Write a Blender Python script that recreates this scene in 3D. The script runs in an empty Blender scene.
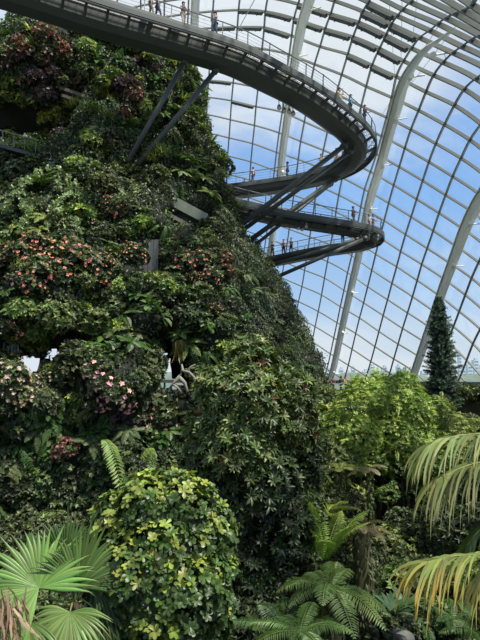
import bpy, bmesh, math, random
import numpy as np
from mathutils import Vector, Matrix, Euler
R = np.random.default_rng(7)
random.seed(7)
scene = bpy.context.scene
COL = scene.collection
CZ = 10.0; F = 500.0; PITCH = math.atan(57/500)
CP, SP = math.cos(PITCH), math.sin(PITCH)

def ray(px, py):
    u = (320-py)/F
    return np.array([(px-240)/F, CP-u*SP, SP+u*CP])
def P(px, py, y):
    d = ray(px, py); return Vector(d/d[1]*y) + Vector((0, 0, CZ))
def Pz(px, py, z):
    d = ray(px, py); return Vector(d/d[2]*z) + Vector((0, 0, CZ))
def proj(p):
    p = np.asarray(p, float); z = p[..., 2]-CZ
    a = p[..., 1]*CP+z*SP; b = -p[..., 1]*SP+z*CP
    a = np.where(np.abs(a) < 1e-3, 1e-3, a)
    return 240+F*p[..., 0]/a, 320-F*b/a

# ---------------------------------------------------------------- tagging
def tag(o, label=None, cat=None, group=None, kind=None):
    if label: o['label'] = label
    if cat: o['category'] = cat
    if group: o['group'] = group
    if kind: o['kind'] = kind
    return o
def empty(name, loc=(0, 0, 0), rot=None):
    o = bpy.data.objects.new(name, None); COL.objects.link(o); o.location = loc
    o.empty_display_size = .3
    if rot is not None:
        o.rotation_mode = 'QUATERNION'; o.rotation_quaternion = rot
    return o
def link(name, me, mat=None, parent=None):
    o = bpy.data.objects.new(name, me); COL.objects.link(o)
    if mat and not me.materials: me.materials.append(mat)
    if parent: o.parent = parent
    return o
def copy_tree(o):
    c = o.copy(); COL.objects.link(c)
    for ch in list(o.children):
        d = ch.copy(); COL.objects.link(d); d.parent = c
        for g in list(ch.children):
            e = g.copy(); COL.objects.link(e); e.parent = d
    return c
def nz(v):
    v = np.asarray(v, float); n = np.linalg.norm(v, axis=-1, keepdims=True); n[n < 1e-9] = 1
    return v/n

# ---------------------------------------------------------------- materials
def nodes(name):
    m = bpy.data.materials.new(name); m.use_nodes = True
    nt = m.node_tree; nt.nodes.clear()
    out = nt.nodes.new('ShaderNodeOutputMaterial')
    return m, nt, out
def simple(name, col, rough=.6, metal=0, noise=.0, nscale=3., col2=None, bump=0., spec=.5):
    m, nt, out = nodes(name); b = nt.nodes.new('ShaderNodeBsdfPrincipled')
    b.inputs['Roughness'].default_value = rough; b.inputs['Metallic'].default_value = metal
    b.inputs['Specular IOR Level'].default_value = spec
    nt.links.new(b.outputs[0], out.inputs[0])
    tc = nt.nodes.new('ShaderNodeTexCoord'); n = nt.nodes.new('ShaderNodeTexNoise')
    n.inputs['Scale'].default_value = nscale; n.inputs['Detail'].default_value = 5
    nt.links.new(tc.outputs['Object'], n.inputs['Vector'])
    mx = nt.nodes.new('ShaderNodeMix'); mx.data_type = 'RGBA'
    mx.inputs[6].default_value = (*col, 1)
    c2 = col2 or tuple(max(0, c*(1-noise)) for c in col)
    mx.inputs[7].default_value = (*c2, 1)
    nt.links.new(n.outputs['Fac'], mx.inputs[0]); nt.links.new(mx.outputs[2], b.inputs['Base Color'])
    if bump:
        bp = nt.nodes.new('ShaderNodeBump'); bp.inputs['Strength'].default_value = bump
        nt.links.new(n.outputs['Fac'], bp.inputs['Height']); nt.links.new(bp.outputs[0], b.inputs['Normal'])
    return m
def leafmat(name, rough=.45, trans=.25, spec=.4, objvar=.25):
    m, nt, out = nodes(name); N = nt.nodes.new; L = nt.links.new
    at = N('ShaderNodeAttribute'); at.attribute_name = 'col'
    hs = N('ShaderNodeHueSaturation'); oi = N('ShaderNodeObjectInfo')
    mr = N('ShaderNodeMapRange'); mr.inputs['To Min'].default_value = 1-objvar; mr.inputs['To Max'].default_value = 1+objvar
    L(oi.outputs['Random'], mr.inputs[0]); L(mr.outputs[0], hs.inputs['Value'])
    mh = N('ShaderNodeMapRange'); mh.inputs['To Min'].default_value = .485; mh.inputs['To Max'].default_value = .515
    sn = N('ShaderNodeMath'); sn.operation = 'FRACT'; ml = N('ShaderNodeMath'); ml.operation = 'MULTIPLY'; ml.inputs[1].default_value = 7.31
    L(oi.outputs['Random'], ml.inputs[0]); L(ml.outputs[0], sn.inputs[0]); L(sn.outputs[0], mh.inputs[0]); L(mh.outputs[0], hs.inputs['Hue'])
    L(at.outputs['Color'], hs.inputs['Color'])
    b = N('ShaderNodeBsdfPrincipled'); b.inputs['Roughness'].default_value = rough; b.inputs['Specular IOR Level'].default_value = spec
    L(hs.outputs[0], b.inputs['Base Color'])
    t = N('ShaderNodeBsdfTranslucent'); g = N('ShaderNodeMix'); g.data_type = 'RGBA'; g.blend_type = 'MULTIPLY'; g.inputs[0].default_value = 1
    g.inputs[7].default_value = (1.1, 1.25, .5, 1)
    L(hs.outputs[0], g.inputs[6]); L(g.outputs[2], t.inputs['Color'])
    mx = N('ShaderNodeMixShader'); mx.inputs[0].default_value = trans
    L(b.outputs[0], mx.inputs[1]); L(t.outputs[0], mx.inputs[2]); L(mx.outputs[0], out.inputs[0])
    return m
M = dict(
 leaf=leafmat('leaf'), gloss=leafmat('glossy_leaf', .42, .22, .4, .1), frond=leafmat('frond', .4, .32, .45, .12),
 petal=leafmat('petal', .6, .3, .2, .1),
 steel=simple('dark_painted_steel', (.058, .070, .066), .6, .0, .3, 1.5),
 steel2=simple('dark_panel', (.04, .05, .048), .5, 0, .25, .8),
 deck=simple('pale_deck_grating', (.55, .55, .5), .7, 0, .25, 2.),
 rail=simple('rail_steel', (.16, .18, .18), .35, .5, .2, 2.),
 bar=simple('glazing_bar_grey_green', (.13, .138, .115), .5, 0, .2, .3),
 arch=simple('cream_arch_paint', (.88, .88, .78), .5, 0, .12, .4),
 blind=simple('grey_blind_fabric', (.085, .095, .09), .8, 0, .3, 2.),
 soil=simple('dark_soil', (.018, .020, .010), .95, 0, .5, 1.3, bump=.4),
 rock=simple('dark_planting_substrate', (.012, .016, .008), .95, 0, .6, 1., bump=.5),
 stone=simple('pale_grey_stone', (.16, .16, .145), .9, 0, .5, 2.5, bump=.6),
 concrete=simple('mossy_concrete', (.22, .25, .19), .85, 0, .45, 1.6, bump=.2),
 wood=simple('weathered_timber', (.085, .075, .06), .8, 0, .5, 4., bump=.3),
 drift=simple('bleached_driftwood', (.36, .33, .27), .85, 0, .5, 6., bump=.4),
 bark=simple('brown_bark', (.055, .042, .026), .95, 0, .5, 7., bump=.6),
 mossbark=simple('mossy_trunk', (.05, .062, .018), .95, 0, .6, 5., col2=(.03, .018, .01), bump=.7),
 skin=simple('skin', (.42, .25, .18), .6), hair=simple('dark_hair', (.02, .015, .012), .7),
 lamp=simple('lamp_housing', (.012, .012, .013), .4), lens=simple('lamp_glass', (.6, .6, .55), .2),
 cable=simple('steel_cable', (.42, .44, .43), .4, .3),
 tower=simple('hazy_tower_facade', (.36, .43, .50), .9, 0, .15, .05),  # distance haze mixed into the facade colour
 farhill=simple('hazy_tree_belt', (.15, .20, .17), .95, 0, .5, .12),  # greens greyed in the colour itself for distance haze
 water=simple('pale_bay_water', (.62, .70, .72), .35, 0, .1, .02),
)
# dome glass: clear panes with a faint reflection
m, nt, out = nodes('dome_glass'); t = nt.nodes.new('ShaderNodeBsdfTransparent'); t.inputs[0].default_value = (.97, .985, .98, 1)
g = nt.nodes.new('ShaderNodeBsdfGlossy'); g.inputs['Roughness'].default_value = .05
mx = nt.nodes.new('ShaderNodeMixShader'); mx.inputs[0].default_value = .04
nt.links.new(t.outputs[0], mx.inputs[1]); nt.links.new(g.outputs[0], mx.inputs[2]); nt.links.new(mx.outputs[0], out.inputs[0])
M['glass'] = m
def cloth(name, c): return simple('cloth_'+name, c, .85, 0, .15, 8.)

# ---------------------------------------------------------------- mesh makers
class MB:
    """collects polygons for one mesh"""
    def __init__(s): s.v = []; s.f = []
    def box(s, c, size, rot=None):
        n = len(s.v); hx, hy, hz = (k/2 for k in size)
        for x in (-hx, hx):
            for y in (-hy, hy):
                for z in (-hz, hz):
                    p = Vector((x, y, z))
                    if rot: p = rot @ p
                    s.v.append(tuple(p+Vector(c)))
        for q in ((0, 1, 3, 2), (4, 6, 7, 5), (0, 4, 5, 1), (2, 3, 7, 6), (0, 2, 6, 4), (1, 5, 7, 3)):
            s.f.append(tuple(n+i for i in q))
    def loft(s, rings, closed=True, caps=True):
        n = len(s.v); k = len(rings[0])
        for r in rings: s.v += [tuple(p) for p in r]
        for i in range(len(rings)-1):
            for j in range(k if closed else k-1):
                a = n+i*k+j; b = n+i*k+(j+1) % k
                s.f.append((a, b, b+k, a+k))
        if caps and closed:
            s.f.append(tuple(n+j for j in range(k))[::-1]); s.f.append(tuple(n+(len(rings)-1)*k+j for j in range(k)))
    def tube(s, pts, rad, seg=8, up=(0, 0, 1)):
        pts = [Vector(p) for p in pts]; rings = []
        rr = rad if hasattr(rad, '__len__') else [rad]*len(pts)
        for i, p in enumerate(pts):
            t = (pts[min(i+1, len(pts)-1)]-pts[max(i-1, 0)]).normalized()
            u = Vector(up)
            if abs(t.dot(u)) > .97: u = Vector((1, 0, 0))
            a = t.cross(u).normalized(); b = a.cross(t)
            rings.append([p+(a*math.cos(2*math.pi*j/seg)+b*math.sin(2*math.pi*j/seg))*rr[i] for j in range(seg)])
        s.loft(rings)
    def sweep(s, pts, sides, ups, prof):
        """prof: closed list of (u, v); u along side, v along up"""
        s.loft([[Vector(p)+Vector(a)*u+Vector(b)*v for u, v in prof] for p, a, b in zip(pts, sides, ups)])
    def mesh(s, name, smooth=False):
        me = bpy.data.meshes.new(name); me.from_pydata(s.v, [], s.f); me.update()
        if smooth: me.polygons.foreach_set('use_smooth', [True]*len(me.polygons))
        return me
    def build(s, name, mat, parent=None, smooth=False): return link(name, s.mesh(name, smooth), mat, parent)

T4 = (np.array([(0, 0, 0), (.45, .5, .1), (1, 0, -.12), (.45, -.5, .1)]), [(0, 1, 2), (0, 2, 3)])
T8 = (np.array([(0, 0, 0), (.32, .42, .08), (.34, 0, 0), (.32, -.42, .08), (.7, .42, .03), (.72, 0, -.05), (.7, -.42, .03), (1, 0, -.17)]),
      [(0, 2, 1), (0, 3, 2), (1, 2, 5, 4), (2, 3, 6, 5), (4, 5, 7), (5, 6, 7)])
TSTRAP = (np.array([(0, .3, 0), (0, -.3, 0), (.3, .5, 0.02), (.3, -.5, .02), (.6, .42, -.06), (.6, -.42, -.06), (.85, .22, -.18), (.85, -.22, -.18), (1, 0, -.32)]),
      [(0, 1, 3, 2), (2, 3, 5, 4), (4, 5, 7, 6), (6, 7, 8)])
class LB:
    """leaf batch"""
    def __init__(s): s.V = []; s.C = []; s.faces = []; s.n = 0
    def add(s, pos, d, nrm, L, W, col, T=T4, tip=None):
        pos = np.atleast_2d(pos); N = len(pos)
        d = nz(np.broadcast_to(d, (N, 3)).astype(float)); nrm = np.broadcast_to(nrm, (N, 3)).astype(float)
        side = nz(np.cross(nrm, d)); up = np.cross(d, side)
        L = np.broadcast_to(L, (N,)); W = np.broadcast_to(W, (N,)); col = np.broadcast_to(col, (N, 3))
        tv, tf = T; k = len(tv)
        V = (pos[:, None] + d[:, None]*(tv[None, :, 0:1]*L[:, None, None]) + side[:, None]*(tv[None, :, 1:2]*W[:, None, None])
             + up[:, None]*(tv[None, :, 2:3]*L[:, None, None]))
        s.V.append(V.reshape(-1, 3))
        c = np.repeat(col[:, None], k, 1).astype(float)
        if tip is not None:
            w = np.clip((tv[None, :, 0:1]-tip[1])/max(1e-3, 1-tip[1]), 0, 1); c = c*(1-w)+np.array(tip[0])*w
        s.C.append(c.reshape(-1, 3))
        base = s.n+np.arange(N)*k
        for f in tf: s.faces.append(base[:, None]+np.array(f)[None])
        s.n += N*k
    def mesh(s, name):
        V = np.concatenate(s.V); C = np.concatenate(s.C); me = bpy.data.meshes.new(name)
        loops = np.concatenate([f.reshape(-1) for f in s.faces]); tot = np.concatenate([np.full(len(f), f.shape[1]) for f in s.faces])
        me.vertices.add(len(V)); me.vertices.foreach_set('co', V.reshape(-1))
        me.loops.add(len(loops)); me.loops.foreach_set('vertex_index', loops.astype(np.int32))
        me.polygons.add(len(tot)); st = np.concatenate([[0], np.cumsum(tot)[:-1]])
        me.polygons.foreach_set('loop_start', st.astype(np.int32)); me.polygons.foreach_set('loop_total', tot.astype(np.int32))
        me.update(calc_edges=True)
        a = me.attributes.new('col', 'FLOAT_COLOR', 'POINT')
        a.data.foreach_set('color', np.concatenate([np.clip(C, 0, 1), np.ones((len(C), 1))], 1).reshape(-1))
        return me
    def build(s, name, mat, parent=None): return link(name, s.mesh(name), mat, parent)

def jit(c, n, a=.25, h=.12):
    """colour jitter around c"""
    c = np.array(c)[None]; v = 1+R.uniform(-a, a, (n, 1)); w = 1+R.uniform(-h, h, (n, 3)); return c*v*w
def sph(n):
    return nz(R.normal(size=(n, 3)))
def whorls(lb, C, D, m, L, W, cols, open_=1.0, T=T4, tip=None):
    """rosettes of m leaves round axis D at C"""
    N = len(C); D = nz(D); ref = nz(np.cross(D, nz(R.normal(size=(N, 3))))); r2 = np.cross(D, ref)
    for k in range(m):
        ph = 2*math.pi*(k+R.uniform(-.25, .25, (N, 1)))/m
        o = open_*R.uniform(.7, 1.25, (N, 1)); q = ref*np.cos(ph)+r2*np.sin(ph)
        d = nz(D*np.cos(o)+q*np.sin(o))
        nrm = nz(D*np.sin(o)-q*np.cos(o)+.15*R.normal(size=(N, 3)))
        lb.add(C, d, nrm, L*R.uniform(.75, 1.2, N), W*R.uniform(.8, 1.2, N), cols*R.uniform(.8, 1.2, (N, 1)), T, tip)
def blob_shell(n, c, r, low=-.35):
    """points on the outer shell of an ellipsoid, with outward normals"""
    u = sph(n*2); u = u[u[:, 2] > low][:n]
    s_ = R.uniform(.72, 1.03, (len(u), 1))
    return np.array(c)+u*np.array(r)*s_, nz(u/np.array(r))
def crown(lb, blobs, dens, m, L, W, col, col2=None, f2=.2, open_=1., T=T4, tip=None, upw=.5, dark=.55, top=None):
    """blobs = list of (centre, radii). Leaves in whorls over every blob; points buried in other blobs are dropped"""
    for bi, (c, r) in enumerate(blobs):
        r = np.array(r)*np.ones(3); area = 4*math.pi*(r[0]*r[1]*r[2])**(2/3); n = max(6, int(area*dens))
        C, D = blob_shell(n, c, r, -.75)
        keep = np.ones(len(C), bool)
        for bj, (c2_, r2_) in enumerate(blobs):
            if bj != bi: keep &= (((C-np.array(c2_))/(np.array(r2_)*np.ones(3)*.8))**2).sum(1) > 1
        C, D = C[keep], D[keep]
        if not len(C): continue
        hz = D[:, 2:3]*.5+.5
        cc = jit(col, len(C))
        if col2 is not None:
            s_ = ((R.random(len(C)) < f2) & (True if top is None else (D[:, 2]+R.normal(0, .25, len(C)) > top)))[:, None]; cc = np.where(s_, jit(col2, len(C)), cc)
        cc = cc*(dark+(1-dark)*hz)  # undersides of each blob darkened: crown shade put into the leaf colour
        D = nz(D+np.array([0, 0, upw])+.35*R.normal(size=D.shape))
        whorls(lb, C, D, m, L, W, cc, open_, T, tip)
def frond(lb, base, d, L, droop=.5, npin=20, pl=.3, pw=.05, col=(.08, .16, .03), tipcol=None, fall=.3, ang=1.15, shape=None, T=T4, nrm0=(0, 0, 1), rach=None):
    """one pinnate frond arching from base; returns rachis points"""
    base = np.array(base, float); d = nz(d); t = np.linspace(0, 1, npin+2)
    pts = base+d[None]*(L*t)[:, None]; pts[:, 2] -= droop*L*t**2
    tan = nz(np.gradient(pts, axis=0)); up = np.array(nrm0, float)
    side = nz(np.cross(tan, up[None]+1e-4)); nn = nz(np.cross(side, tan))
    env = shape(t) if shape else np.sin(np.pi*np.clip(t*.92+.06, 0, 1))**.7
    for sg in (-1, 1):
        dd = side*sg*math.sin(ang)+tan*math.cos(ang)-np.array([0, 0, fall])+R.normal(size=side.shape)*.05
        cc = jit(col, len(t), .15, .06)
        if tipcol is not None: cc = cc*(1-t[:, None]**1.5)+np.array(tipcol)*t[:, None]**1.5
        k = slice(1, len(t))
        lb.add(pts[k], dd[k], nn[k], (pl*env)[k]*R.uniform(.9, 1.1, len(t)-1), pw, cc[k], T)
    if rach:
        for i in range(0, len(t)-1):
            lb.add(pts[i:i+1], tan[i:i+1], nn[i:i+1], L/npin*1.5, rach, np.array(col)*1.1)
    return pts

# ================================================================ DOME
# measured crossings of the glazing grid (mullion a, purlin b) -> put on the shell surface (an ellipsoid), smooth surface in between
GRID = [(1,0,411.75,128.75),(1,1,405.75,147.5),(1,2,400,166.25),(1,3,394.5,184.5),(1,4,389.5,202.5),(1,5,385,220),(1,-1,420,109.5),
(2,-2,456.25,103.75),(2,-1,445.75,123.75),(2,0,437,143),(2,1,430,161.25),(2,2,423.75,180),(2,3,417.5,198.75),(2,4,412,216.25),(2,5,406.25,233.75),(2,6,401.25,251.25),
(3,-1,471.25,138.75),(3,0,462.5,157.5),(3,1,453.75,175.75),(3,2,446.75,194.5),(3,3,440,212.5),(3,4,434.25,230),(3,5,428,248),
(4,2,470,208.75),(4,3,462.5,227.5),(4,4,456.25,245),(0,3,371.25,171.25),(0,2,377.5,153.75),(0,4,365,189),
(2,7,397.5,265.75),(2,8,392.5,283),(2,9,388.25,299.25),(2,10,383.75,315),(2,11,379.5,331.25),(2,12,375.5,346.25),(2,13,371.25,361.25),
(3,6,422.5,263.75),(3,7,418,280),(3,8,413.25,296.25),(3,9,408.25,312.5),(3,10,403.25,328),(3,11,398.75,343.75),(3,12,394.25,358.75),(3,13,390.5,372.5),
(4,5,450,262.5),(4,6,443.75,277.5),(4,7,438,293.75),(4,8,432.5,309.5),(4,9,427.5,325),(4,10,422.5,340),(4,11,417.5,355),(4,12,412.5,370),
(5,5,472.5,277.5),(5,6,466.25,294.5),(5,7,460,311.25),(5,8,454.5,326.25),(6,8,473.75,343),(6,9,467.5,360),(6,10,461.25,376),
(1,6,380.5,237),(1,7,376.25,253.75),(1,8,372.5,269.5),(1,9,368.25,286.25),(1,10,364.25,302.5),(1,11,360,317.5),(1,12,356.25,333),(1,13,352.5,348.75),(1,14,348.75,365),
(0,8,352.5,255),(0,9,348,272),(0,10,344.5,290),(0,11,340.75,306.25),(0,12,337.5,322.5),(0,13,334.25,337.5),(0,14,330.75,353.75),(0,15,327.5,368.75),
(-1,9,328,261.25),(-1,10,325,277.5),(-1,11,322,294.5),(-1,12,318.75,311.25),(-1,13,315.5,326.25),(-1,14,312.5,341.25),
(-2,10,305,270),(-2,11,302.5,286.25),(-2,12,298.75,301.25),(-2,13,296,316.25),
(-6,1,233.75,82.5),(-6,2,232,100),(-6,3,230.75,119.5),(-6,4,229.5,137.5),(-6,5,228,155.5),(-6,6,227.5,173.75),
(-5,2,256.25,106.25),(-5,3,255,125),(-5,4,253,143),(-5,5,251.25,161.25),
(-4,2,283,111.25),(-4,3,279.5,132.5),(-4,4,277,152),(-4,5,275,170),(-3,2,305,121.25),(-3,3,301,141),(-3,4,298.75,158.75),
(-7,1,209,80),(-7,3,207,114),(-7,4,206,132),
(-5,-1,262.5,48.75),(-5,-2,265,26),(-5,-3,266,11),(-4,-1,290,53.75),(-4,-2,292.5,35),(-4,-3,294.5,17.5),(-4,-4,299,3),
(-3,-1,315,63.5),(-3,-2,321,46),(-3,-3,326,28),(-3,-4,332,13),
(-2,-1,342.5,74),(-2,-2,349,53),(-2,-3,353.75,36),(-2,-4,360,21),(-2,-5,363.75,10),(-2,-6,370,1),
(-1,-1,367,86),(-1,-2,373,64),(-1,-3,381,47.5),(-1,-4,387.5,34),(-1,-5,392.5,23),(-1,-6,399,14.5),(-1,-7,404,8),
(0,-1,393,97),(0,-2,397,75),(0,-3,405,60),(0,-4,413,47),(0,-5,421,36),(0,-6,432,29),(0,-7,440,22),(0,-8,448,16),(0,-9,457.5,11),(0,-10,465,7.5),(0,-11,475,3.5),(1,-8,482,33),(2,-5,492,68),
(1,-2,427.5,91),(1,-3,435,74),(1,-4,445,61),(1,-5,455,51),(1,-6,464,45),(1,-7,473,38),(2,-3,466,87.5),(2,-4,478,77)]
EC = np.array([-46.48, 39.9, -18.11]); ER = np.array([79.37, 61.47, 74.88]); ps = .49
EM = np.array([[math.cos(ps), math.sin(ps), 0], [-math.sin(ps), math.cos(ps), 0], [0, 0, 1]])
G = np.array(GRID, float)
Rr = np.array([ray(x, y) for x, y in G[:, 2:]])
o_ = (EM@(-EC))/ER; d_ = (Rr@EM.T)/ER
A_ = (d_*d_).sum(1); B_ = 2*(d_@o_); C_ = o_@o_-1
t_ = (-B_+np.sqrt(B_*B_-4*A_*C_))/(2*A_)
S_ = ((Rr*t_[:, None]-EC)@EM.T)/ER
m_ = nz(S_.mean(0)); e1 = nz(np.cross([0, 0, 1], m_)); e2 = np.cross(m_, e1)
an = np.arccos(np.clip(S_@m_, -1, 1)); T_ = np.stack([S_@e1, S_@e2], 1); T_ = nz(T_)*an[:, None]
X = np.stack([G[:, 0]/6, G[:, 1]/10], 1)
def tk(r): return np.where(r > 1e-9, r*r*np.log(np.maximum(r, 1e-9)), 0)
n_ = len(X); K = tk(np.linalg.norm(X[:, None]-X[None], axis=-1))+np.eye(n_)*.004
Q = np.concatenate([np.ones((n_, 1)), X], 1)
Lm = np.block([[K, Q], [Q.T, np.zeros((3, 3))]]); sol = np.linalg.solve(Lm, np.concatenate([T_, np.zeros((3, 2))]))
def shell(a, b, inset=0.):
    """point on the glass shell, world coords, and unit outward normal"""
    x = np.stack([np.asarray(a, float)/6, np.asarray(b, float)/10], -1).reshape(-1, 2)
    T = tk(np.linalg.norm(x[:, None]-X[None], axis=-1))@sol[:n_]+np.concatenate([np.ones((len(x), 1)), x], 1)@sol[n_:]
    r = np.linalg.norm(T, axis=1, keepdims=True); r[r < 1e-9] = 1e-9
    u = T/r; S = np.cos(r)*m_+np.sin(r)*(u[:, :1]*e1+u[:, 1:]*e2)
    p = EC+(S*ER)@EM; nrm = nz((S/ER)@EM); p = p-nrm*inset; p[:, 2] += CZ
    return p, nrm
A0, A1, B0, B1 = -13, 10, -13, 19
def bar(mb, pts, nrm, w, dep, zmin):
    ok = pts[:, 2] > zmin; 
    if ok.sum() < 2: return
    idx = np.where(ok)[0]; runs = np.split(idx, np.where(np.diff(idx) > 1)[0]+1)
    for r in runs:
        if len(r) < 2: continue
        p, n = pts[r], nrm[r]; t = nz(np.gradient(p, axis=0)); s = nz(np.cross(t, n))
        mb.sweep(p, s, n, [(-w/2, 0), (w/2, 0), (w/2, -dep), (-w/2, -dep)])
ZB = 9.2
bars = MB()
for a in range(A0, A1+1):
    b = np.linspace(B0, B1, 97); p, n = shell(np.full(97, a), b); bar(bars, p, n, .11, .22, ZB)
for b in range(B0, B1+1):
    a = np.linspace(A0, A1, 93); p, n = shell(a, np.full(93, b)); bar(bars, p, n, .12, .22+.07*min(1, max(0, (1-b)/5)), ZB)
tag(bars.build('trim_1', M['bar']), 'grey green glazing bars of the curved glass dome', kind='structure')
# glass skin
aa, bb = np.meshgrid(np.linspace(A0, A1, 47), np.linspace(B0, B1, 65), indexing='ij'); p, n = shell(aa.ravel(), bb.ravel(), -.05)
gm = MB(); gm.v = [tuple(q) for q in p]
for i in range(46):
    for j in range(64):
        q = (i*65+j, i*65+j+1, (i+1)*65+j+1, (i+1)*65+j)
        if max(p[k][2] for k in q) > 2: gm.f.append(q)
tag(gm.build('window_1', M['glass'], smooth=True), 'clear curved glass skin of the dome', kind='structure')
# cream arches: box ribs inside the grid with a lighter flange and pin joints
arch_lab = {-7.6: 'cream steel arch rib behind the planted mountain edge, leftmost of the ribs', -3.62: 'cream steel arch rib passing behind the middle of the walkways',
            .42: 'tall cream steel arch rib right beside the walkway tips, curving to the top right', 4.3: 'cream steel arch rib behind the narrow conifer, rightmost of the ribs'}
for a, lab in arch_lab.items():
    b = np.linspace(-7.5 if a > -2 else B0 if a < 3 else -9, 18, 120); p, n = shell(np.full(120, a), b, .55); ok = p[:, 2] > 1.; p, n = p[ok], n[ok]
    t = nz(np.gradient(p, axis=0)); s = nz(np.cross(t, n))
    root = tag(empty('arch_rib', tuple(p[-1])), lab, 'arch rib', 'cream arch ribs of the dome'); L0 = p[-1].copy(); p = p-L0
    w = .54; mb = MB(); bb_ = b[ok]; tp = np.clip((bb_+7.5)/6, .12, 1) if -2 < a < 3 else np.ones(len(p))
    mb.loft([[Vector(q+sd*u*w_+nn_*v*w_) for u, v in ((-w/2, 0), (w/2, 0), (w/2, -.5), (-w/2, -.5))] for q, sd, nn_, w_ in zip(p, s, n, tp)]); mb.build('box_rib', M['arch'], root)
    mb = MB()
    for u in (-w/2-.08, w/2+.08): mb.loft([[Vector(q+sd*(u*w_+du)+nn_*v*w_) for du, v in ((-.04, .1), (.04, .1), (.04, -.6), (-.04, -.6))] for q, sd, nn_, w_ in zip(p, s, n, tp)])
    mb.build('flange', M['arch'], root)
    for k in range(8, len(p)-6, 12):
        mb = MB(); c = p[k]-n[k]*.5+s[k]*(w/2+.25); mb.tube([c-t[k]*.35, c+t[k]*.35], .2, 8)
        mb.tube([c, c+n[k]*.9+s[k]*.5], .06, 6); mb.build('pin_joint', M['arch'], root)
# rolled shading blinds that sit on some purlins high in the dome
zones = {(-3, -2): 'second column left of the tall arch', (-2, -1): 'column next to the tall arch', (-1, 0): 'column touching the tall arch', (-5, -4): 'column left of the middle arch', (-4, -3): 'column right of the middle arch', (-6, -5): 'column above the walking visitors', (-7, -6): 'leftmost column over the walkway'}
rows = {-8: 'eighth', -7: 'seventh', -6: 'sixth', -5: 'fifth', -4: 'fourth', -3: 'third', -2: 'second', -1: 'first', 0: 'lowest', 1: 'lower', 2: 'lowest'}
for a, bs in ((-7, (-2, -1, 0, 1)), (-6, (-3, -2, -1, 2)), (-5, (-3, -2)), (-4, (-4, -3)), (-3, (-4, -3)), (-2, (-6, -5, -4, -3, -2)), (-1, (-5, -4, -3, -2)) ):
    for b in bs:
        if (a, b) in ((-5, -1), (-1, -3)) : pass
        q = np.linspace(a+.06, a+.94, 6); p, n = shell(q, np.full(6, b), .3); t = nz(np.gradient(p, axis=0)); s = nz(np.cross(t, n))
        L0 = p[0].copy(); p = p-L0
        root = tag(empty('roller_blind', tuple(L0)), 'dark rolled blind on %s beam, %s' % (rows[b], zones[(a, a+1)]), 'roller blind', 'rolled shading blinds under the dome')
        mb = MB(); mb.sweep(p-s*.0, s, n, [(-.16, 0), (.16, .0), (.18, -.22), (-.14, -.3)]); mb.build('roll', M['blind'], root)
        for k in (1, 4):
            mb = MB(); mb.box(p[k]-n[k]*.2, (.12, .12, .5)); mb.build('bracket', M['bar'], root)

# ================================================================ OUTSIDE
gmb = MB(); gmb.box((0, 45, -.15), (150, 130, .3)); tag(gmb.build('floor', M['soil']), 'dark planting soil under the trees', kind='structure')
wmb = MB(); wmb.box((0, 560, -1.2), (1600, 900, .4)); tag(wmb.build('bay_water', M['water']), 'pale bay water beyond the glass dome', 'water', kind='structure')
# far tree belt
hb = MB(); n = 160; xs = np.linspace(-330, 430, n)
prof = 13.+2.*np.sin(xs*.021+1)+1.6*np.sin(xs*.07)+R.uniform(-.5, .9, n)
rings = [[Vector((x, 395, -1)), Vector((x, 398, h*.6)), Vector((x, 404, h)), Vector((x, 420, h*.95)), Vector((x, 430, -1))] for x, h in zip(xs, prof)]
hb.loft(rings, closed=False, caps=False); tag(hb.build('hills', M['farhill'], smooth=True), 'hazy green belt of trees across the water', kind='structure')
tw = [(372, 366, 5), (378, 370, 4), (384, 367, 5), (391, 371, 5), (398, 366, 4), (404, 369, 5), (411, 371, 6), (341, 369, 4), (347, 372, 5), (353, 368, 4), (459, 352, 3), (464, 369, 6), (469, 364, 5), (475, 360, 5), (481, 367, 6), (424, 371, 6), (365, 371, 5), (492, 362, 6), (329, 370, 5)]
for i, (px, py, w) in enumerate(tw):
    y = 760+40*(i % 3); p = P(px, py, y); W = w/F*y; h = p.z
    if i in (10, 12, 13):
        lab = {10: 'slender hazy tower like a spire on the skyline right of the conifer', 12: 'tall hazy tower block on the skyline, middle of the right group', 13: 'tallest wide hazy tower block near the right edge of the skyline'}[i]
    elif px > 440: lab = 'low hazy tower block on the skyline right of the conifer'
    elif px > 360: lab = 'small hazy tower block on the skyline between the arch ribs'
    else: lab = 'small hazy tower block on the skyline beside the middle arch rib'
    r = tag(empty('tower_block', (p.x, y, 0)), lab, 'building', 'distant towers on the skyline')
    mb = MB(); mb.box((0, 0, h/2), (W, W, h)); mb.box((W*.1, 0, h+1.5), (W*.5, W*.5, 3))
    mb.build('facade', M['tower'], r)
    mb = MB()
    for k in range(int(h/5)): mb.box((0, -W/2-.2, 4+k*5), (W*.8, .3, 1.4))
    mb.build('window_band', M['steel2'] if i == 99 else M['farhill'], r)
# perimeter ring beam and planter wall at the foot of the glass
p, n = shell(np.linspace(A0, 12, 60), np.full(60, 15.)); 
def foot(a):
    b = np.linspace(6, 19, 60); q, _ = shell(np.full(60, a), b); k = np.argmin(abs(q[:, 2]-ZB)); return q[k]
fp = np.array([foot(a) for a in np.linspace(A0, A1, 40)]); tt = nz(np.gradient(fp, axis=0)*[1, 1, 0]); ss = np.stack([tt[:, 1], -tt[:, 0], 0*tt[:, 0]], 1)
mb = MB(); mb.sweep(fp*[1, 1, 0]+[0, 0, ZB], ss, np.tile([0, 0, 1.], (40, 1)), [(-.6, -.35), (.6, -.35), (.6, .25), (-.6, .25)])
tag(mb.build('trim_2', M['bar']), 'pale ring beam at the foot of the glass', kind='structure')
mb = MB()
for k in range(0, 40, 2): mb.box((fp[k, 0], fp[k, 1], ZB/2-.2), (.35, .35, ZB-.3))
tag(mb.build('trim_3', M['bar']), 'short posts under the ring beam', kind='structure')

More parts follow.
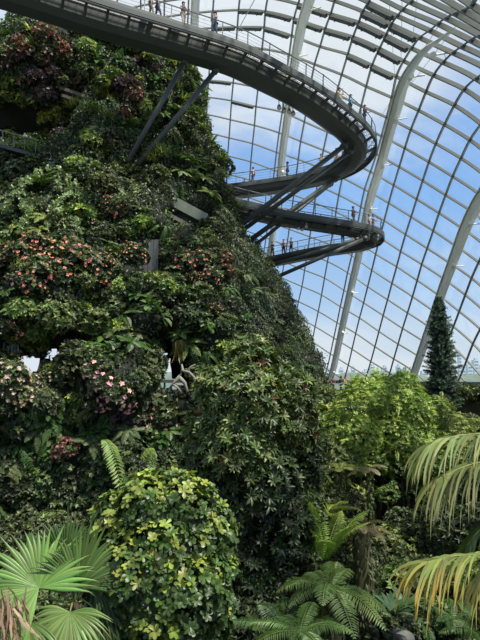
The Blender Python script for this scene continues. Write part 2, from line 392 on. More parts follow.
# ================================================================ MOUNTAIN
MC = np.array([-14., 50.])
Zk = np.array([-10.5, -4, -.3, 4.5, 7.4, 11.4, 14.9, 19.5, 24.8, 28, 30.7, 32.3, 34, 36, 37.5, 37.9])+CZ; Rk = np.array([23.2, 22., 21.4, 20.0, 18.2, 16.2, 14.0, 12.2, 10.7, 10.2, 9.6, 8.4, 6.3, 3.4, 1, .05])
def mbase(th, z):
    r = np.interp(z, Zk, Rk)
    sx_ = np.sin(th); sx_ = np.where(sx_ < 0, sx_*1.7, sx_)
    return np.stack([MC[0]+r*sx_, MC[1]-r*np.cos(th), z], -1)
# hollows (+) and bulges (-) seen from the path: px, py, rx, ry, metres inward
FEAT = [(14, 116, 50, 19, 6.0), (68, 97, 24, 11, 1.5), (4, 215, 16, 42, 1.2), (105, 300, 34, 22, 1.3), (60, 338, 62, 16, 2.6), (18, 345, 26, 14, 1.5), (150, 262, 13, 20, 1.3), (176, 355, 24, 26, 2.6),
        (190, 214, 28, 10, 1.4), (70, 430, 36, 26, 1.0), (45, 500, 50, 30, 1.2), (188, 312, 30, 12, .8), (95, 215, 22, 12, .6),
        (45, 270, 55, 26, -1.5), (40, 50, 42, 26, -1.2), (200, 175, 22, 28, -.4), (30, 322, 34, 14, -1.1), (20, 395, 34, 22, -1.3), (120, 375, 34, 26, -1.2), (140, 205, 32, 26, -.7), (205, 285, 32, 32, -.9), (265, 330, 32, 50, -.5), (150, 90, 30, 26, -.6), (105, 145, 34, 18, -.8), (180, 320, 30, 10, -.9)]
FEAT = np.array(FEAT)
def wob(p):
    x, y, z = p[..., 0], p[..., 1], p[..., 2]
    return .5*np.sin(x*.9+z*.5)*np.cos(z*.8-y*.4)+.32*np.sin(x*2.1-z*1.3+y)+.22*np.cos(z*2.7+x*1.1)
def msurf(th, z):
    p = mbase(th, z); px, py = proj(p); fr = (p[..., 1] < MC[1]+1)
    d = wob(p)
    for f in FEAT:
        e = ((px-f[0])/f[2])**2+((py-f[1])/f[3])**2
        d = d-np.where(fr, np.exp(-e**1.5), 0)*f[4]
    tt = np.clip((Zk[-1]-z)/3, 0, 1); d = d*tt
    out = np.stack([np.sin(th), -np.cos(th), 0*th], -1)
    return p+out*d[..., None]
nt_, nz_ = 300, 190
TH = np.linspace(-math.pi, math.pi, nt_+1)[:-1]; ZZ = np.linspace(-.5, Zk[-1], nz_)
tg, zg = np.meshgrid(TH, ZZ, indexing='ij'); MP = msurf(tg, zg); ppx, ppy = proj(MP)
bx_, by_ = proj(mbase(tg, zg))
HOLES_F = [(172, 364, 14, 25), (28, 364, 9, 11), (57, 355, 9, 7), (4, 334, 6, 5)]
HOLES_B = [(162, 371, 8, 19), (176, 385, 8, 5), (29, 364, 9, 8), (57, 356, 7, 6), (3, 336, 5, 4)]
def inell(px, py, H, g=1.):
    r = np.zeros(px.shape, bool)
    for h in H: r |= ((px-h[0])/(h[2]*g))**2+((py-h[1])/(h[3]*g))**2 < 1
    return r
front = MP[..., 1] < MC[1]
cut = (front & inell(ppx, ppy, HOLES_F)) | (~front & inell(ppx, ppy, HOLES_B))
mm = MB(); mm.v = [tuple(q) for q in MP.reshape(-1, 3)]
for i in range(nt_):
    i2 = (i+1) % nt_
    for j in range(nz_-1):
        if cut[i, j] or cut[i2, j+1]: continue
        mm.f.append((i*nz_+j, i2*nz_+j, i2*nz_+j+1, i*nz_+j+1))
mo = mm.build('wall_planted_mountain', M['rock'], smooth=True); tag(mo, 'dark substrate of the tall planted mountain', kind='structure')
# surface lookup from a pixel: nearest front vertex
FV = MP[front]; Fx, Fy = ppx[front], ppy[front]
tht, zt = tg[front], zg[front]
def mnormal(th, z):
    e = .02; a = msurf(th+e, z)-msurf(th-e, z); b = msurf(th, z+.25)-msurf(th, z-.25); return nz(np.cross(a, b))
def on_mtn(px, py):
    d = (Fx-px)**2+(Fy-py)**2+np.where(tht > 1.5, 50, 0); k = np.argmin(d); return Vector(FV[k]), Vector(mnormal(tht[k:k+1], zt[k:k+1])[0])

# ---- built pieces let into the mountain
p, n_v = on_mtn(196, 212)
root = tag(empty('concrete_ledge', tuple(p)), 'pale mossy concrete ledge sticking out of the planting right of the upper strut feet', 'ledge')
a = P(155, 196, p.y-1.9)-p; b = P(206, 223, p.y-1.6)-p; ax = (b-a).normalized(); rot = Matrix((ax, Vector((0, 0, 1)).cross(ax).normalized(), ax.cross(Vector((0, 0, 1)).cross(ax).normalized()))).transposed()
mid = (a+b)/2; L = (b-a).length
mb = MB(); mb.box(mid+Vector((0, -.2, 0)), (L, 2.0, .8), rot); mb.build('parapet', M['concrete'], root)
mb = MB(); mb.box(mid+Vector((0, .3, -.75)), (L*.98, 1.2, .8), rot); mb.build('dark_recess', M['steel2'], root)  # dark block, its colour stands in for the shade of the recess
mb = MB(); mb.box(mid+Vector((0.1, -.25, -1.25)), (L*.9, 1.5, .3), rot); mb.build('lower_sill', M['concrete'], root)
p, n_v = on_mtn(152, 262)
root = tag(empty('slatted_screen', tuple(p+Vector((0, -1.1, .1)))), 'grey vertical slatted screen in a dark gap below the concrete ledge', 'screen')
mb = MB()
for k in range(4): mb.box((-.55+k*.36, 0, 0), (.33, .25, 2.6))
mb.build('slat_board', simple('grey_slat', (.10, .11, .11), .8, 0, .4, 2.), root)
mb = MB(); mb.box((0, .2, 1.3), (1.6, .3, .15)); mb.box((0, .2, -1.3), (1.6, .3, .15)); mb.build('screen_frame', M['steel2'], root)
p, n_v = on_mtn(76, 97)
root = tag(empty('timber_ledge', tuple(p)), 'weathered timber ledge with post beside the dark balcony opening', 'ledge')
a = P(60, 90, p.y-1.1)-p; b = P(92, 101, p.y-.9)-p; mid = (a+b)/2; ax = (b-a).normalized(); ay = Vector((0, 0, 1)).cross(ax).normalized(); rot = Matrix((ax, ay, ax.cross(ay))).transposed()
for k in range(2):
    mb = MB(); mb.box(mid+Vector((0, .1*k, -.55*k+.1)), ((b-a).length*(1-.1*k), .5, .26), rot); mb.build('plank', M['wood'], root)
for s in (-.3, .25):
    mb = MB(); mb.box(mid+Vector(((b-a).length*s, .3, .3)), (.22, .3, 1.2)); mb.build('post', M['wood'], root)
# balcony in the dark opening: slab and railing
p = P(14, 140, 36.2)
root = tag(empty('balcony_railing', tuple(p)), 'thin grey balcony railing across the dark opening on the left', 'railing')
a = P(-30, 122, 36.0)-p; b = P(36, 140, 36.4)-p
mb = MB(); mb.tube([a, b], .04, 6); mb.build('handrail', M['rail'], root)
mb = MB(); mb.tube([a+Vector((0, 0, -.5)), b+Vector((0, 0, -.5))], .02, 5); mb.build('rail_wire', M['rail'], root)
for k in range(7):
    q = a.lerp(b, k/6); mb = MB(); mb.tube([q, q+Vector((0, 0, -1.05))], .03, 6); mb.build('railing_post', M['rail'], root)
mb = MB(); c = (a+b)/2; ax = (b-a).normalized(); ay = Vector((0, 0, 1)).cross(ax).normalized(); rot = Matrix((ax, ay, ax.cross(ay))).transposed()
mb.box(c+Vector((0, 1.4, -1.2)), ((b-a).length, 2.6, .25), rot); mb.build('floor_slab', M['steel2'], root)

# ================================================================ WALKWAYS
def catmull(pts, n):
    pts = [np.array(p, float) for p in pts]; pts = [2*pts[0]-pts[1]]+pts+[2*pts[-1]-pts[-2]]; out = []
    for i in range(1, len(pts)-2):
        a, b, c, d = pts[i-1:i+3]
        for k in range(n):
            t = k/n; out.append(.5*((2*b)+(-a+c)*t+(2*a-5*b+4*c-d)*t*t+(-a+3*b-3*c+d)*t**3))
    out.append(pts[-2]); return np.array(out)
def walkway(ctrl, W, lab, depth=1.0, gw=.70):
    p = catmull(ctrl, 10); p[:, 2] += CZ
    # even spacing
    s = np.concatenate([[0], np.cumsum(np.linalg.norm(np.diff(p, axis=0), axis=1))]); q = np.arange(0, s[-1], .5)
    p = np.stack([np.interp(q, s, p[:, i]) for i in range(3)], 1)
    t = nz(np.gradient(p, axis=0)*[1, 1, 0]); out = np.stack([t[:, 1], -t[:, 0], 0*t[:, 0]], 1)   # outer side of the bend
    up = np.tile([0, 0, 1.], (len(p), 1)); L0 = p[0].copy(); l = p-L0
    root = tag(empty('walkway', tuple(L0)), lab, 'walkway', 'aerial walkways round the mountain')
    h = W/2
    def sw(name, prof, mat, smooth=False):
        mb = MB(); mb.sweep(l, out, up, prof); return mb.build(name, mat, root, smooth)
    gi, go = -h+.12, -h+W*gw
    sw('box_girder', [(gi, -.12), (go, -.12), (go-.1, -depth*.75), ((gi+go)/2+.5, -depth), ((gi+go)/2-.5, -depth), (gi+.15, -depth*.75)], M['steel'])
    sw('deck', [(-h, 0), (go+.02, 0), (go+.02, -.06), (-h, -.06)], M['deck'])
    mb = MB()
    for k in range(5):
        u = go+.08+(h-.3-go)*k/4; mb.sweep(l, out, up, [(u-.012, 0), (u+.012, 0), (u+.012, -.04), (u-.012, -.04)])
    for k in range(len(p)): mb.sweep([l[k]+out[k]*go, l[k]+out[k]*(h-.2)], [t[k]]*2, [up[k]]*2, [(-.01, -.03), (.01, -.03), (.01, 0), (-.01, 0)])
    mb.build('open_grating', M['rail'], root)
    sw('edge_beam', [(h-.28, .12), (h, .12), (h, -.1), (h-.02, -.42), (h-.22, -.42)], M['steel'])
    sw('edge_beam', [(-h, .12), (-h+.16, .12), (-h+.16, -.36), (-h, -.36)], M['steel'])
    sw('edge_pipe', [(h-.12+.09*math.cos(k), -.52+.09*math.sin(k)) for k in np.linspace(0, 5.5, 6)], M['steel'])
    nb = 0
    for k in range(1, len(p)-1, 3):
        mb = MB(); c = l[k]; o = out[k]; b0 = c+o*(go-.2)+np.array([0, 0, -.75]); b1 = c+o*(h-.08)+np.array([0, 0, -.22])
        mb.sweep([b0, b1], [t[k]]*2, [up[k]]*2, [(-.09, -.13), (.09, -.13), (.09, .13), (-.09, .13)]); mb.build('bracket', M['steel'], root)
    for sg in (1, -1):
        hr = l+out*(h-.1)*sg+[0, 0, 1.25]
        mb = MB(); mb.tube(hr[::2], .045, 6); mb.build('handrail', M['rail'], root)
        mb = MB()
        for z in (.35, .65, .95): mb.tube((hr+[0, 0, z-1.25])[::4], .012, 4)
        mb.build('rail_wire', M['rail'], root)
        for k in range(0, len(p), 4):
            mb = MB(); c = hr[k]; mb.sweep([c-[0, 0, 1.3], c-[0, 0, .6], c+out[k]*.06*sg], [t[k]]*3, [out[k]]*3, [(-.02, -.05), (.02, -.05), (.02, .05), (-.02, .05)])
            mb.build('railing_post', M['rail'], root)
    return p, out, t
UP = [(-24, 27.5, 26.4), (-16.2, 30.8, 26.3), (-10.5, 33.4, 26.1), (-5.9, 35.4, 26), (-.8, 37.6, 25.8), (2.3, 39.7, 25.6), (5.9, 42.3, 25.3), (9.2, 45.5, 25), (11.3, 47.6, 24.6), (12.6, 49.8, 24.1), (12.5, 51.7, 23.6), (11.4, 53.1, 23.1), (9.4, 54.1, 22.7), (6.4, 54.8, 22.2), (3.2, 55.1, 21.8), (0, 55.2, 21.4), (-4, 55, 20.9)]
LO = [(-5, 45.6, 17.3), (-.6, 48, 17), (2.4, 49.7, 16.9), (4.6, 50.8, 16.8), (10.1, 52.8, 16.6), (13.6, 54.1, 16.4), (15.0, 55.2, 16.1), (15.1, 56.4, 15.7), (13.5, 57.1, 15.4), (10.7, 57.6, 15.1), (7.5, 59, 14.8), (4.1, 60.7, 14.5), (-3, 63.8, 14)]
wu = walkway(UP, 3.4, 'upper grey steel walkway sweeping from the top left and looping back to the mountain', 1.15)
wl = walkway(LO, 2.6, 'lower grey steel walkway ending in a pointed loop below the upper one', .95)
# ---- struts
def strut(a, b, r, lab):
    root = tag(empty('support_strut', tuple(a)), lab, 'strut', 'inclined tubular struts under the walkways'); b = b-a; z = Vector((0, 0, 0))
    mb = MB(); mb.tube([z, b], r, 12); mb.build('tube', M['steel'], root, True)
    d = b.normalized()
    for q in (b-d*.15,):
        mb = MB(); mb.tube([q-d*.25, q+d*.25], r*1.35, 12); mb.build('end_collar', M['steel'], root, True)
    mb = MB(); mb.box(b+d*.3, (.12, .7, .6)); mb.build('gusset_plate', M['steel'], root)
def anchor(px, py):
    p, n = on_mtn(px, py); return P(px, py, p.y-1.1)
strut(anchor(128, 161), Pz(186, 60, 25), .2, 'long dark strut from the mountain to the upper walkway, left of the front pair')
strut(anchor(138, 164), Pz(217, 69, 24.8), .2, 'long dark strut from the mountain to the upper walkway, right of the front pair')
strut(P(236, 229, 46), Pz(345, 145, 23.2), .25, 'dark strut up to the inner bend of the upper walkway, topmost of its four')
strut(P(239, 233, 48), Pz(351, 151, 22.9), .22, 'dark strut to the inner bend of the upper walkway, second from the top')
strut(P(250, 240, 49.5), Pz(337, 178, 21.8), .25, 'dark strut meeting the far side of the upper loop, upper of the low pair')
strut(P(254, 246, 50), Pz(331, 184, 21.6), .18, 'dark strut meeting the far side of the upper loop, lowest of the four')
strut(P(272, 279, 51), Pz(366, 238, 15), .2, 'dark strut under the tip of the lower walkway, lower of the two')
strut(P(262, 268, 51), Pz(358, 239, 14.9), .16, 'dark strut under the tip of the lower walkway, upper of the two')
# ---- lamps under the girders
def lamp(px, py, z, lab, kind, grp):
    p = Pz(px, py, z); root = tag(empty('spotlight', tuple(p)), lab, 'spotlight', grp)
    if kind == 0:
        mb = MB(); mb.tube([(0, 0, .1), (0, -.25, -.25)], [.16, .2], 10); mb.build('lamp_housing', M['lamp'], root)
        mb = MB(); mb.tube([(0, 0, .1), (0, .05, .6)], .04, 6); mb.build('arm', M['lamp'], root)
        mb = MB(); mb.tube([(0, -.25, -.25), (0, -.27, -.27)], .16, 10); mb.build('lens', M['lens'], root)
    else:
        mb = MB(); mb.tube([(0, 0, .12), (0, 0, -.06)], .19, 12); mb.build('lamp_housing', M['lamp'], root)
        mb = MB(); mb.tube([(0, 0, -.06), (0, 0, -.09)], .14, 12); mb.build('lens', M['lens'], root)
for (px, py), w in zip(((279, 107), (284, 110), (289, 111), (293, 113)), ('leftmost', 'second from left', 'third from left', 'rightmost')):
    lamp(px, py, 23.9, 'black spotlight hanging under the upper walkway, %s of four' % w, 0, 'black spotlights under the upper walkway')
for (px, py), w in zip(((296, 97), (304, 103), (313, 106)), ('left', 'middle', 'right')):
    lamp(px, py, 24.45, 'small round downlight in the upper girder, %s one of three' % w, 1, 'round downlights in the upper girder')
for (px, py), w in zip(((298, 227), (302, 228), (306, 225)), ('left', 'middle', 'right')):
    lamp(px, py, 15.4, 'black spotlight under the lower walkway, %s one of three' % w, 0, 'black spotlights under the lower walkway')
# ---- cables
for (a, b, ya, yb, lab) in (((262, -14), (237, 32), 36, 39, 'thin steel cable running down to the upper walkway handrail'), ((389, 0), (395, 78), 45, 60, 'thin vertical steel cable left of the tall arch rib'),
                            ((402, 0), (401, 62), 42, 58, 'thin vertical steel cable crossing the tall arch rib'), ((417, 0), (412, 44), 40, 50, 'short steel cable nearest the top of the tall arch rib'),
                            ((455, 0), (380, 118), 36, 60, 'long slanting steel cable in front of the tall arch rib, upper'), ((470, 8), (386, 116), 37, 61, 'long slanting steel cable in front of the tall arch rib, lower'),
                            ((442, 45), (446, 60), 47, 48, 'short bracing rod in the upper right of the dome')):
    a_, b_ = P(*a, ya), P(*b, yb); mb = MB(); mb.tube([Vector((0, 0, 0)), b_-a_], .035, 5)
    o = mb.build('steel_cable', M['cable']); o.location = a_; tag(o, lab, 'cable')

# ================================================================ PEOPLE
def skin_me(name, verts, edges, rad, sub=1):
    me = bpy.data.meshes.new(name+'_src'); me.from_pydata(verts, edges, []); me.update()
    o = bpy.data.objects.new(name+'_src', me); COL.objects.link(o)
    sk = o.modifiers.new('s', 'SKIN'); sk.use_smooth_shade = True
    if not me.skin_vertices: me.attributes.new
    bpy.context.view_layer.update()
    lay = me.skin_vertices[0].data if me.skin_vertices else None
    if lay is None:
        bm = bmesh.new(); bm.from_mesh(me); bm.verts.layers.skin.verify(); bm.to_mesh(me); bm.free(); lay = me.skin_vertices[0].data
    for i, r in enumerate(rad):
        lay[i].radius = (r if hasattr(r, '__len__') else (r, r)); lay[i].use_root = (i == 0)
    sb = o.modifiers.new('u', 'SUBSURF'); sb.levels = sub; sb.render_levels = sub
    dg = bpy.context.evaluated_depsgraph_get(); dg.update()
    res = bpy.data.meshes.new_from_object(o.evaluated_get(dg)); res.name = name
    bpy.data.objects.remove(o); bpy.data.meshes.remove(me)
    res.materials.clear(); res.polygons.foreach_set('use_smooth', [True]*len(res.polygons)); return res
class Sk:
    def __init__(s): s.v = []; s.e = []; s.r = []
    def a(s, p, r, par=None):
        s.v.append(tuple(p)); s.r.append(r); i = len(s.v)-1
        if par is not None: s.e.append((par, i))
        return i
def person(loc, rz, lab, shirt, trouser, hair=(.02, .015, .012), h=1.98, arms='rail', lean=0., stride=.12, extra=None, shorts=False, group='visitors on the walkways'):
    k = h/1.75; root = tag(empty('person', loc), lab, 'person', group); root.rotation_euler = (0, 0, rz)
    def v(x, y, z): return (x*k, (y+lean*max(0, z-.95))*k, z*k)
    if arms == 'rail': el = [(.24, .12, 1.12), (.2, .38, 1.1)]; er = [(-.24, .12, 1.12), (-.2, .38, 1.1)]
    elif arms == 'photo': el = [(.26, .16, 1.22), (.07, .28, 1.5)]; er = [(-.26, .16, 1.22), (-.07, .28, 1.5)]
    elif arms == 'point': el = [(.22, .3, 1.36), (.2, .55, 1.5)]; er = [(-.25, .02, 1.12), (-.25, .1, .88)]
    else: el = [(.25, -.03, 1.12), (.26, .06, .86)]; er = [(-.25, .03, 1.12), (-.26, .12, .86)]
    hip = [(.09, 0, .9), (-.09, 0, .9)]; kn = [(.1, stride*.6+.03, .5), (-.1, -stride*.3+.03, .5)]; an = [(.1, stride, .08), (-.1, -stride, .08)]
    B = Sk(); pe = B.a(v(0, 0, .95), .13*k); ab = B.a(v(0, 0, 1.1), (.13*k, .10*k), pe); ch = B.a(v(0, 0, 1.3), (.155*k, .105*k), ab); nk = B.a(v(0, 0, 1.47), .055*k, ch)
    j = B.a(v(0, .015, 1.56), (.075*k, .085*k), nk); hd = B.a(v(0, .01, 1.66), (.082*k, .098*k), j); B.a(v(0, 0, 1.72), (.055*k, .065*k), hd)
    ns = B.a(v(0, .115, 1.61), .014*k, j)
    for sg in (1, -1): B.a(v(.083*sg, 0, 1.6), .018*k, j)
    for sg, a_ in ((1, el), (-1, er)):
        s_ = B.a(v(.19*sg, 0, 1.4), .058*k, ch); e_ = B.a(v(*a_[0]), .042*k, s_); w_ = B.a(v(*a_[1]), .028*k, e_)
        dx = Vector(a_[1])-Vector(a_[0]); dx.normalize(); sd = Vector((1, 0, 0)); sd = (sd-dx*sd.dot(dx)).normalized(); dn = dx.cross(sd)
        pm = B.a(v(*(Vector(a_[1])+dx*.06)), (.034*k, .018*k), w_)
        for q, (o, l) in enumerate(((-.03, .07), (-.01, .085), (.01, .08), (.03, .065))):
            f1 = B.a(v(*(Vector(a_[1])+dx*(.07+l*.5)+sd*o)), .0085*k, pm); B.a(v(*(Vector(a_[1])+dx*(.07+l*.85)+sd*o*1.1+dn*.025*(1 if dn.z < 0 else -1))), .0075*k, f1)
        B.a(v(*(Vector(a_[1])+dx*.06-sd*sg*.055)), .010*k, pm)
    lg = []
    for q in (0, 1):
        a0 = B.a(v(*hip[q]), .085*k, pe); a1 = B.a(v(*kn[q]), .055*k, a0); a2 = B.a(v(*an[q]), .036*k, a1); B.a(v(an[q][0], an[q][1]+.14, .035), (.038*k, .028*k), a2)
    link('body', skin_me('body', B.v, B.e, B.r), M['skin'], root)
    S = Sk(); c = S.a(v(0, 0, 1.3), (.175*k, .125*k)); S.a(v(0, 0, 1.44), .085*k, c); b_ = S.a(v(0, 0, 1.1), (.15*k, .12*k), c); S.a(v(0, 0, .9), (.16*k, .125*k), b_)
    for sg, a_ in ((1, el), (-1, er)):
        s_ = S.a(v(.19*sg, 0, 1.4), .072*k, c); S.a(v(*(Vector((.19*sg, 0, 1.4)).lerp(Vector(a_[0]), .7))), .062*k, s_)
    link('shirt', skin_me('shirt', S.v, S.e, S.r), shirt, root)
    S = Sk(); c = S.a(v(0, 0, .95), .145*k)
    for q in (0, 1):
        a0 = S.a(v(*hip[q]), .1*k, c); a1 = S.a(v(*kn[q]), .075*k, a0)
        if not shorts: S.a(v(*an[q]), .055*k, a1)
    link('shorts' if shorts else 'trousers', skin_me('trousers', S.v, S.e, S.r), trouser, root)
    S = Sk(); c = S.a(v(0, -.025, 1.69), (.095*k, .1*k)); S.a(v(0, -.01, 1.755), .06*k, c); S.a(v(0, -.07, 1.6), (.085*k, .05*k), c)
    link('hair', skin_me('hair', S.v, S.e, S.r), cloth('hair%d' % len(bpy.data.objects), hair), root)
    for sg, a_ in zip((.1, -.1), an):
        mb = MB(); mb.loft([[Vector(v(a_[0]+x*w, a_[1]+y, z)) for x, z in ((-.045, 0), (.045, 0), (.04, hh), (-.04, hh))] for y, w, hh in ((-.07, .8, .09), (0, 1, .1), (.1, 1.05, .06), (.19, .6, .04))]); mb.build('shoe', M['lamp'], root)
    if extra == 'bag':
        mb = MB(); mb.loft([[Vector(v(.1+x*w, -.2+y*w, z)) for x, y in ((-.12, -.06), (.12, -.06), (.14, .04), (-.14, .04))] for z, w in ((1.0, .8), (1.08, 1.05), (1.3, 1), (1.4, .6))]); mb.build('backpack', cloth('bag', (.45, .06, .05)), root)
    if extra == 'hat':
        mb = MB(); mb.tube([v(0, 0, 1.7), v(0, 0, 1.715)], .17*k, 14); mb.tube([v(0, 0, 1.71), v(0, 0, 1.82)], [.1*k, .08*k], 12); mb.build('sun_hat', cloth('hat', (.06, .04, .03)), root)
    return root
def on_walk(w, px, side):
    p, out, t = w; q, _ = proj(p+out*side); cand = [k for k in range(len(p))]
    return p, q, out, t
def stand(w, px, side, rng, face, lab, *a, **k):
    """stand on the deck where the walkway shows at image column px; rng picks the branch"""
    p, out, t = w; q, _ = proj(p+out*side); idx = np.arange(int(len(p)*rng[0]), int(len(p)*rng[1])); i = idx[np.argmin(abs(q[idx]-px))]
    loc = p[i]+out[i]*side; d = out[i]*face[0]+t[i]*face[1]; return person(tuple(loc), math.atan2(-d[0], d[1]), lab, *a, **k)
C_ = {n: cloth(n, c) for n, c in dict(white=(.8, .8, .8), grey=(.32, .34, .36), blue=(.06, .38, .75), maroon=(.16, .06, .09), beige=(.62, .52, .40), dark=(.025, .025, .03), denim=(.07, .1, .17), pink=(.5, .22, .2), khaki=(.28, .22, .14), teal=(.15, .22, .4)).items()}
stand(wu, 149, 1.35, (0, .5), (.3, 1), 'person in light clothes walking, leftmost visitor on the upper walkway', C_['beige'], C_['khaki'], arms='walk', stride=.2)
stand(wu, 160, 1.35, (0, .5), (0, 1), 'person in a blue shirt walking at the top left of the upper walkway', C_['teal'], C_['denim'], arms='walk', stride=.25)
stand(wu, 184, 1.35, (0, .5), (1, .3), 'person in a maroon top leaning on the rail above the front struts', C_['maroon'], C_['beige'], arms='rail')
stand(wu, 212, 1.35, (0, .5), (.3, -1), 'person in a grey shirt turned sideways on the upper walkway', C_['grey'], C_['denim'], arms='photo')
stand(wu, 245, -.9, (0, .5), (1, 0), 'person half hidden behind the upper walkway edge, only the head showing', C_['beige'], C_['dark'])
stand(wu, 340, .9, (.2, .62), (1, -.2), 'person in beige with hands raised near the bend of the upper walkway', C_['beige'], C_['khaki'], arms='photo')
stand(wu, 354, 1.1, (.2, .62), (1, .1), 'person in a bright blue shirt leaning over the walkway rail', C_['blue'], C_['dark'], arms='rail', lean=.1)
stand(wu, 364, 1.35, (.5, .68), (1, 0), 'person in dark grey clothes at the tip of the upper walkway', C_['dark'], C_['denim'], arms='rail', lean=.1)
stand(wu, 335, -.9, (.7, .95), (-1, .2), 'person in pink on the far side of the upper loop, nearer the bend', C_['pink'], C_['beige'], arms='rail')
stand(wu, 323, -.9, (.7, .95), (-1, 0), 'bare armed person in a beige vest on the far side of the upper loop', C_['beige'], C_['grey'], arms='rail')
stand(wu, 288, -.9, (.75, 1), (.2, 1), 'person in dark clothes and a sun hat on the far side of the upper loop', C_['dark'], C_['dark'], arms='walk', extra='hat')
stand(wu, 254, -.9, (.75, 1), (-.3, 1), 'person in a white shirt with a red backpack on the upper walkway', C_['white'], C_['denim'], arms='photo', extra='bag', h=1.95)
stand(wu, 243, .9, (.75, 1), (-1, 0), 'person in red partly hidden at the mountain end of the upper walkway', C_['pink'], C_['dark'], h=1.5)
stand(wl, 352, .6, (0, .5), (1, .3), 'person in a pink top standing alone on the lower walkway', C_['pink'], C_['khaki'], arms='rail', h=2.0)
stand(wl, 370, .6, (0, .52), (1, .1), 'person in white at the tip of the lower walkway, left one of two', C_['white'], C_['pink'], arms='rail', h=1.5)
stand(wl, 376, .3, (0, .52), (1, .1), 'person in grey at the tip of the lower walkway, right one of two', C_['grey'], C_['pink'], arms='rail')
stand(wl, 344, -.7, (.55, 1), (-1, 0), 'person on the far branch of the lower walkway below the pink visitor', C_['beige'], C_['denim'])
for px, lab, c in ((272, 'person in dark clothes, leftmost on the far branch of the lower walkway', 'dark'), (283, 'person in pink between two others on the lower walkway', 'pink'), (292, 'person in grey raising an arm on the far branch of the lower walkway', 'grey')):
    stand(wl, px, -.7, (.6, 1), (-1, .2), lab, C_[c], C_['dark'], arms='point' if px == 292 else 'rail')
# viewing platform beyond the trees
pf = P(337, 393, 58); root = tag(empty('viewing_platform', tuple(pf)), 'small viewing platform with planting behind the light green trees', 'platform')
mb = MB(); mb.box((0, 0, .0), (7, 3, .3)); mb.build('platform_deck', M['steel2'], root)
for x in (-3, -1.2, .6, 2.4):
    mb = MB(); mb.tube([(x, 0, -.1), (x, 0, -pf.z)], .18, 8); mb.build('post', M['bar'], root)
mb = MB(); mb.tube([(-3.5, -1.4, 1.05), (3.5, -1.4, 1.05)], .05, 6); mb.build('handrail', M['rail'], root)
for k, (px, lab, c) in enumerate(((328, 'person in red at the viewing platform, leftmost of the four', 'pink'), (333, 'person in dark red at the viewing platform, second from left', 'maroon'), (341, 'person in dark clothes at the viewing platform, third from left', 'dark'), (346, 'person in red at the viewing platform, rightmost of the four', 'pink'))):
    q = P(px, 385, 57.3); person((q.x, 57.3, pf.z+.15), math.pi if k % 2 else .4, lab, C_[c], C_['dark'], h=1.6+.06*k, group='visitors at the viewing platform')

# ================================================================ PLANTS ON THE MOUNTAIN
DK = (.044, .062, .028); MD = (.10, .135, .048); LG = (.20, .27, .07); YG = (.29, .37, .07); PU = (.085, .062, .068); RD = (.20, .09, .07); BR = (.16, .14, .08); GY = (.15, .18, .13)
def mk(fn):
    lb = LB(); fn(lb); return lb.mesh('foliage')
def sp_shrub(col, col2, L=.24, W=.13, f2=.25, m=5, r=(1, 1, .8), dens=16, T=T4):
    def f(lb):
        bl = [((0, 0, .1), (r[0]*.75, r[1]*.75, r[2]*.8))]
        for k in range(4):
            a = k*1.6+R.uniform(0, 1); bl.append(((.5*math.cos(a)*r[0], .5*math.sin(a)*r[1], R.uniform(-.1, .35)), tuple(np.array(r)*R.uniform(.4, .55))))
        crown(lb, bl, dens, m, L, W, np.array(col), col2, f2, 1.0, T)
    return f
def sp_fern(col, n=13, L=1.25, tip=None, droop=.55, lift=.6, pl=.26):
    def f(lb):
        for k in range(n):
            a = 2*math.pi*k/n+R.uniform(-.2, .2); e = lift+R.uniform(-.35, .3)
            d = (math.cos(a)*math.cos(e), math.sin(a)*math.cos(e), math.sin(e))
            frond(lb, (0, 0, 0), d, L*R.uniform(.75, 1.15), droop*R.uniform(.7, 1.3), 16, pl, .07, col, tip, rach=.03)
    return f
def sp_hangfern(col, n=12, L=1.3):
    def f(lb):
        for k in range(n):
            a = 2*math.pi*k/n+R.uniform(-.2, .2); d = (math.cos(a), math.sin(a), .2)
            frond(lb, (R.uniform(-.3, .3), R.uniform(-.3, .3), R.uniform(-.1, .2)), d, L*R.uniform(.6, 1), 1.25, 15, .2, .06, col, None, rach=.02)
    return f
def sp_rosette(col, col2, n=34, L=1.0, W=.11, stiff=1.):
    def f(lb):
        u = sph(n*2); u = u[u[:, 2] > -.15][:n]; cc = jit(col, len(u), .2); s_ = (R.random(len(u)) < .3)[:, None]; cc = np.where(s_, jit(col2, len(u), .2), cc)
        u[:, 2] = u[:, 2]*stiff+.25; u = nz(u); nn = nz(np.array([0, 0, 1.2])-u*.8); lb.add(np.zeros((len(u), 3)), u, nn, L*R.uniform(.75, 1.1, len(u)), W, cc, TSTRAP)
    return f
def sp_grass(col, n=150, L=.9, W=.05):
    def f(lb):
        u = sph(n*2); u = u[u[:, 2] > -.2][:n]; u[:, 2] += .6; p = R.uniform(-.45, .45, (len(u), 3))*[1, 1, .3]; lb.add(p, u, nz(np.array([0, 0, 1.])-u*.6), L*R.uniform(.6, 1.1, len(u)), W, jit(col, len(u)), TSTRAP)
    return f
def sp_drape(col, col2, n=420, L=.17, W=.10, h=1.9):
    def f(lb):   # curtain of small creeper leaves lying on the face, z = outward here
        x = R.normal(0, .55, n); t = R.random(n)**.8; y = .9-t*h+R.normal(0, .1, n); zz = .12+.22*np.sin(x*5+y*3)+R.uniform(0, .18, n)
        p = np.stack([x*(1-.35*t), y, zz], 1); cc = jit(col, n); s_ = (R.random(n) < .25)[:, None]; cc = np.where(s_, jit(col2, n), cc)
        d = np.stack([R.normal(0, .6, n), -np.ones(n), R.uniform(-.1, .7, n)], 1); lb.add(p, d, nz(np.array([0, .4, 1.])+.4*R.normal(size=(n, 3))), L*R.uniform(.7, 1.2, n), W, cc)
    return f
